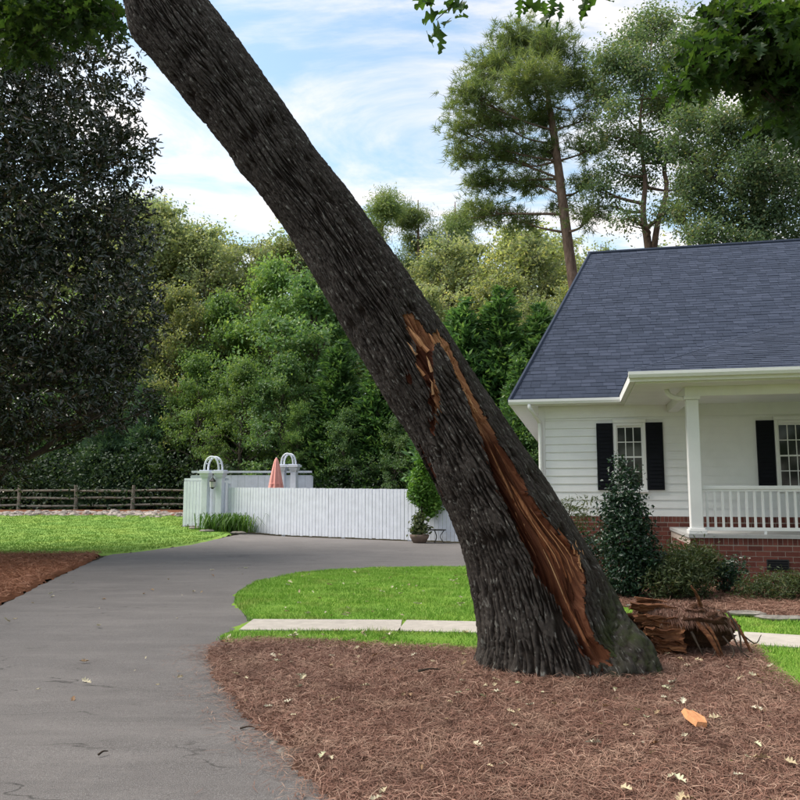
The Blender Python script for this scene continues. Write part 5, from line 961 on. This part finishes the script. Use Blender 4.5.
# ================================================================== OVERHANGING OAK LEAVES
def oak_leaf(seed, n=5):
    """lobed leaf, 1 m long, in the XY plane with a fold and curl"""
    rng = np.random.RandomState(seed); t = np.linspace(0, 1, 15); env = np.sin(np.pi * np.clip(t, .02, 1) ** .8) ** .8 * .34; lob = .62 + .38 * np.cos((t * n + .15) * 2 * np.pi); wv = env * lob + .012; wv[-1] = .01
    curl = rng.uniform(-.25, .25); mid = np.stack([t, 0 * t, curl * (t - .5) ** 2], -1); sk = .10
    Lf = mid + np.stack([sk * wv, wv * rng.uniform(.85, 1.1), .25 * wv + .05 * np.sin(9 * t)], -1); Rt = mid + np.stack([sk * wv, -wv * rng.uniform(.85, 1.1), .25 * wv - .05 * np.sin(8 * t)], -1)
    V = np.concatenate([mid, Lf, Rt]); i = np.arange(14); return V, np.concatenate([np.stack([i, i + 1, i + 16, i + 15], -1), np.stack([i + 1, i, i + 30, i + 31], -1)])
from mathutils import Euler
def leaf_branch(name, label, P, R, leaf_pos, size, seed, nsingle=300, twigs=None):
    rng = np.random.RandomState(seed); base = np.array(P[0], float); t = thing(name, label, 'branch', base); V, Fc = tube(spline(P, 14), np.linspace(R, R * .3, 14), 7); mk('branch', V - base, Fc, MAT['twig'], t, True)
    data = []
    for q in range(5): V, Fc = oak_leaf(seed + q, rng.choice([3, 4, 4])); o = mk('leaf', V, Fc, LEAF['oak'], t); data.append((o.data, V, Fc)); bpy.data.objects.remove(o)
    Pb = spline(P, 40); rest_ = []; tw = []
    if twigs is not None:
        for a in twigs: k = np.argmin(np.linalg.norm(Pb - a, axis=1)); m = (Pb[k] + a) / 2 + rng.normal(0, .03, 3); tw.append(tube(spline([Pb[k], m, a], 6), np.linspace(.008, .003, 6), 5, False))
        V, Fc = join(tw); mk('twigs', V - base, Fc, MAT['twig'], t)
    for q, p in enumerate(leaf_pos):
        d, V, Fc = data[rng.randint(5)]; e = Euler((rng.normal(0, .6), rng.normal(.5, .5), rng.uniform(0, 6.283))); s_ = size * rng.uniform(.7, 1.2)
        if q < nsingle: o = link('leaf', d, t); o.location = p - base; o.rotation_euler = e; o.scale = (s_,) * 3
        else: rest_.append(((V * s_) @ np.array(e.to_matrix()).T + p - base, Fc))
    if rest_: V, Fc = join(rest_); tag(mk('leaf_mass', V, Fc, LEAF['oak'], t), kind='stuff')
    return t
rl = np.random.RandomState(55)
DENS = 2.2
def px_leaves(regions, rng):
    o = []; tw = []
    for (x, y, rx, ry, n, D, dr) in regions:
        n = int(n * DENS)
        cs = [at(x + rng.normal(0, .45) * rx, y + rng.normal(0, .45) * ry, D + rng.uniform(-dr, dr)) for _ in range(max(1, n // 9))]; tw += cs
        for _ in range(n): o.append(cs[rng.randint(len(cs))] + rng.normal(0, .09, 3) * [1, 1, .7])
    return o, tw
lv, tw = px_leaves([(785, 25, 50, 30, 300, 5.6, .7), (745, 40, 34, 26, 170, 5.4, .5), (715, 55, 24, 18, 80, 5.2, .4), (770, 75, 40, 22, 160, 5.6, .5), (690, 75, 16, 14, 26, 5.1, .2), (815, 60, 40, 45, 280, 5.8, .7), (735, 12, 40, 12, 110, 5.5, .5), (795, 112, 16, 16, 30, 5.3, .2), (860, 0, 60, 60, 200, 5.8, .8)], rl)
leaf_branch('overhanging_oak_branch', 'dark lobed oak leaves hanging into the top right corner', [at(960, -180, 6.6), at(880, -60, 6.0), at(800, 20, 5.6), at(740, 50, 5.3), at(690, 72, 5.1)], .05, lv, .145, 101, 300, tw)
lv, tw = px_leaves([(30, 10, 50, 22, 300, 9.5, .8), (80, 16, 34, 20, 170, 9.2, .6), (20, 45, 40, 16, 130, 9.6, .6), (105, 20, 14, 14, 30, 9, .3), (-30, 0, 60, 40, 240, 9.8, .8), (55, -30, 70, 24, 240, 9.5, .8)], rl)
leaf_branch('leafy_oak_bough', 'green oak leaves hanging into the top left corner above the magnolia', [at(-120, -160, 10.5), at(-40, -50, 10), at(30, 0, 9.6), at(80, 12, 9.2), at(112, 18, 9)], .05, lv, .17, 111, 300, tw)
rq = np.random.RandomState(58)
lv = [at(x + rq.normal(0, 3), y + rq.normal(0, 3), 4.6) for x, y in [(432, 20), (440, 12), (446, 24), (453, 10), (460, 2), (440, 32), (428, 28), (448, 0), (436, 6), (464, 10), (450, 18), (442, -6), (456, -8), (430, 12)]]
leaf_branch('oak_twig', 'small oak twig with lobed leaves dangling left of the pine', [at(500, -60, 4.7), at(475, -25, 4.65), at(455, 2, 4.6), at(436, 20, 4.6)], .008, lv, .15, 121, 300, None)
lv = [at(x + rq.normal(0, 3), y + rq.normal(0, 3), 4.7) for x, y in [(515, -6), (528, -4), (545, 2), (556, 8), (562, -2), (550, -8), (585, -6), (597, -4), (572, -8), (538, -10), (552, 0), (560, 12), (520, -2), (604, -6)]]
leaf_branch('oak_spray', 'sparse oak leaves dangling over the pine top', [at(640, -80, 4.9), at(600, -40, 4.8), at(560, -14, 4.7), at(520, -10, 4.7)], .008, lv, .145, 131, 300, None)
rs2 = np.random.RandomState(66)
lb = [(12.6 + rs2.uniform(-4, 4), 6.5 + rs2.uniform(-5, 4.5), 8 + rs2.uniform(-3, 4), 1.9, 1.9, 1.3) for _ in range(32)]  # oak that bears the top right leaves; unseen crown spread to shade the porch
make_tree('shade_oak', 'large oak beside the front lawn, its unseen crown placed to shade the porch', 'tree', (12.6, 6.5), [(12.6, 6.5, -.4), (12.5, 6.6, 3), (12.7, 6.5, 7), (12.6, 6.7, 12)], [.5, .42, .3, .06], lb, LEAF['oak'], MAT['bark_grey'], 1500, 20, .4, .2, .11, 67)
# ================================================================== FALLEN LEAVES, TWIGS, CHIP
def dry(seed):
    V, Fc = oak_leaf(seed, 4); V[:, 2] += .25 * (V[:, 0] - .5) ** 2 + .4 * np.abs(V[:, 1]); return V, Fc
dl = []
for q in range(5): V, Fc = dry(200 + q); o = mk('fallen_leaf', V, Fc, MAT['dryleaf']); dl.append(o.data); bpy.data.objects.remove(o)
def litter(poly, n, size, z, label, group, seed):
    r = np.random.RandomState(seed)
    for x, y in scatter(poly, n, r):
        o = link('fallen_leaf', dl[r.randint(5)]); o.location = (x, y, float(z(x, y))); o.rotation_euler = (r.normal(0, .25), r.normal(0, .25), r.uniform(0, 6.28)); s_ = size * r.uniform(.35, 1.2); o.scale = (s_, s_ * .9, s_); tag(o, label, 'leaf', group)
litter(vis_bed, 190, .085, lambda x, y: bedz(x, y) + .028, 'dry pale oak leaf lying on the brown pine straw', 'fallen leaves on the pine straw', 1)
litter([(-1.9, 10.2), (-2.5, 12.9), (-1.9, 16), (1.3, 17), (1.8, 10.2)], 55, .10, lambda x, y: .07, 'dry pale oak leaf lying on the green grass island', 'fallen leaves on the grass', 2)
litter([(-1.9, 8.9), (-1.9, 9.25), (.8, 9.1), (.8, 8.5)], 12, .12, lambda x, y: .07, 'dry pale oak leaf on the grass strip before the path', 'fallen leaves on the grass strip', 3)
litter([(-.7, 4.4), (-4.5, 8), (-5.6, 11.7), (-6.2, 15), (-3, 18), (-2.8, 12), (-2.2, 8.6), (-1.3, 6)], 30, .085, lambda x, y: .03, 'small dry leaf lying on the grey driveway', 'fallen leaves on the driveway', 4)
Vc = np.array([(-.032, -.075, 0), (.030, -.082, 0), (.050, -.02, 0), (.036, .080, 0), (-.004, .066, 0), (-.030, .085, 0), (-.046, .01, 0)]); Vc = np.concatenate([Vc, Vc * [.86, .9, 1] + [.006, 0, .024] + rs.normal(0, .003, (7, 3))]); k7 = np.arange(7); ch = mk('wood_chip', Vc, [np.stack([k7, (k7 + 1) % 7, (k7 + 1) % 7 + 7, k7 + 7], -1), (k7 + 7)[None], k7[::-1][None]], MAT['redchip']); q = at(694, 722, 1); kk_ = -(EYE - .08) / (q[2] - EYE); ch.location = (q[0] * kk_, kk_, .095); ch.rotation_euler = (.25, .1, .2); ch.scale = (1.25, 1.2, 1.2)
tag(ch, 'fresh orange wood chip lying on the pine straw', 'wood chip')
for i, (px_, py_, le, a, lab) in enumerate([(418, 682, .2, .3, 'dark twig lying on the pine straw left of the oak foot'), (98, 760, .07, 1.0, 'short dark twig on the near left of the driveway'), (240, 733, .12, .1, 'thin dark twig on the driveway near the straw edge')]):
    q = at(px_, py_, 1); kk_ = -EYE / (q[2] - EYE); z = .09 if i == 0 else .03; V, Fc = tube(spline([(0, 0, 0), (le * .5 * math.cos(a), le * .5 * math.sin(a), .012), (le * math.cos(a), le * math.sin(a), .004)], 7), np.linspace(.012, .005, 7) * (1 if i == 0 else .6), 6); o = mk('fallen_twig', V, Fc, MAT['twig']); o.location = (q[0] * kk_, kk_, z); tag(o, lab, 'twig')
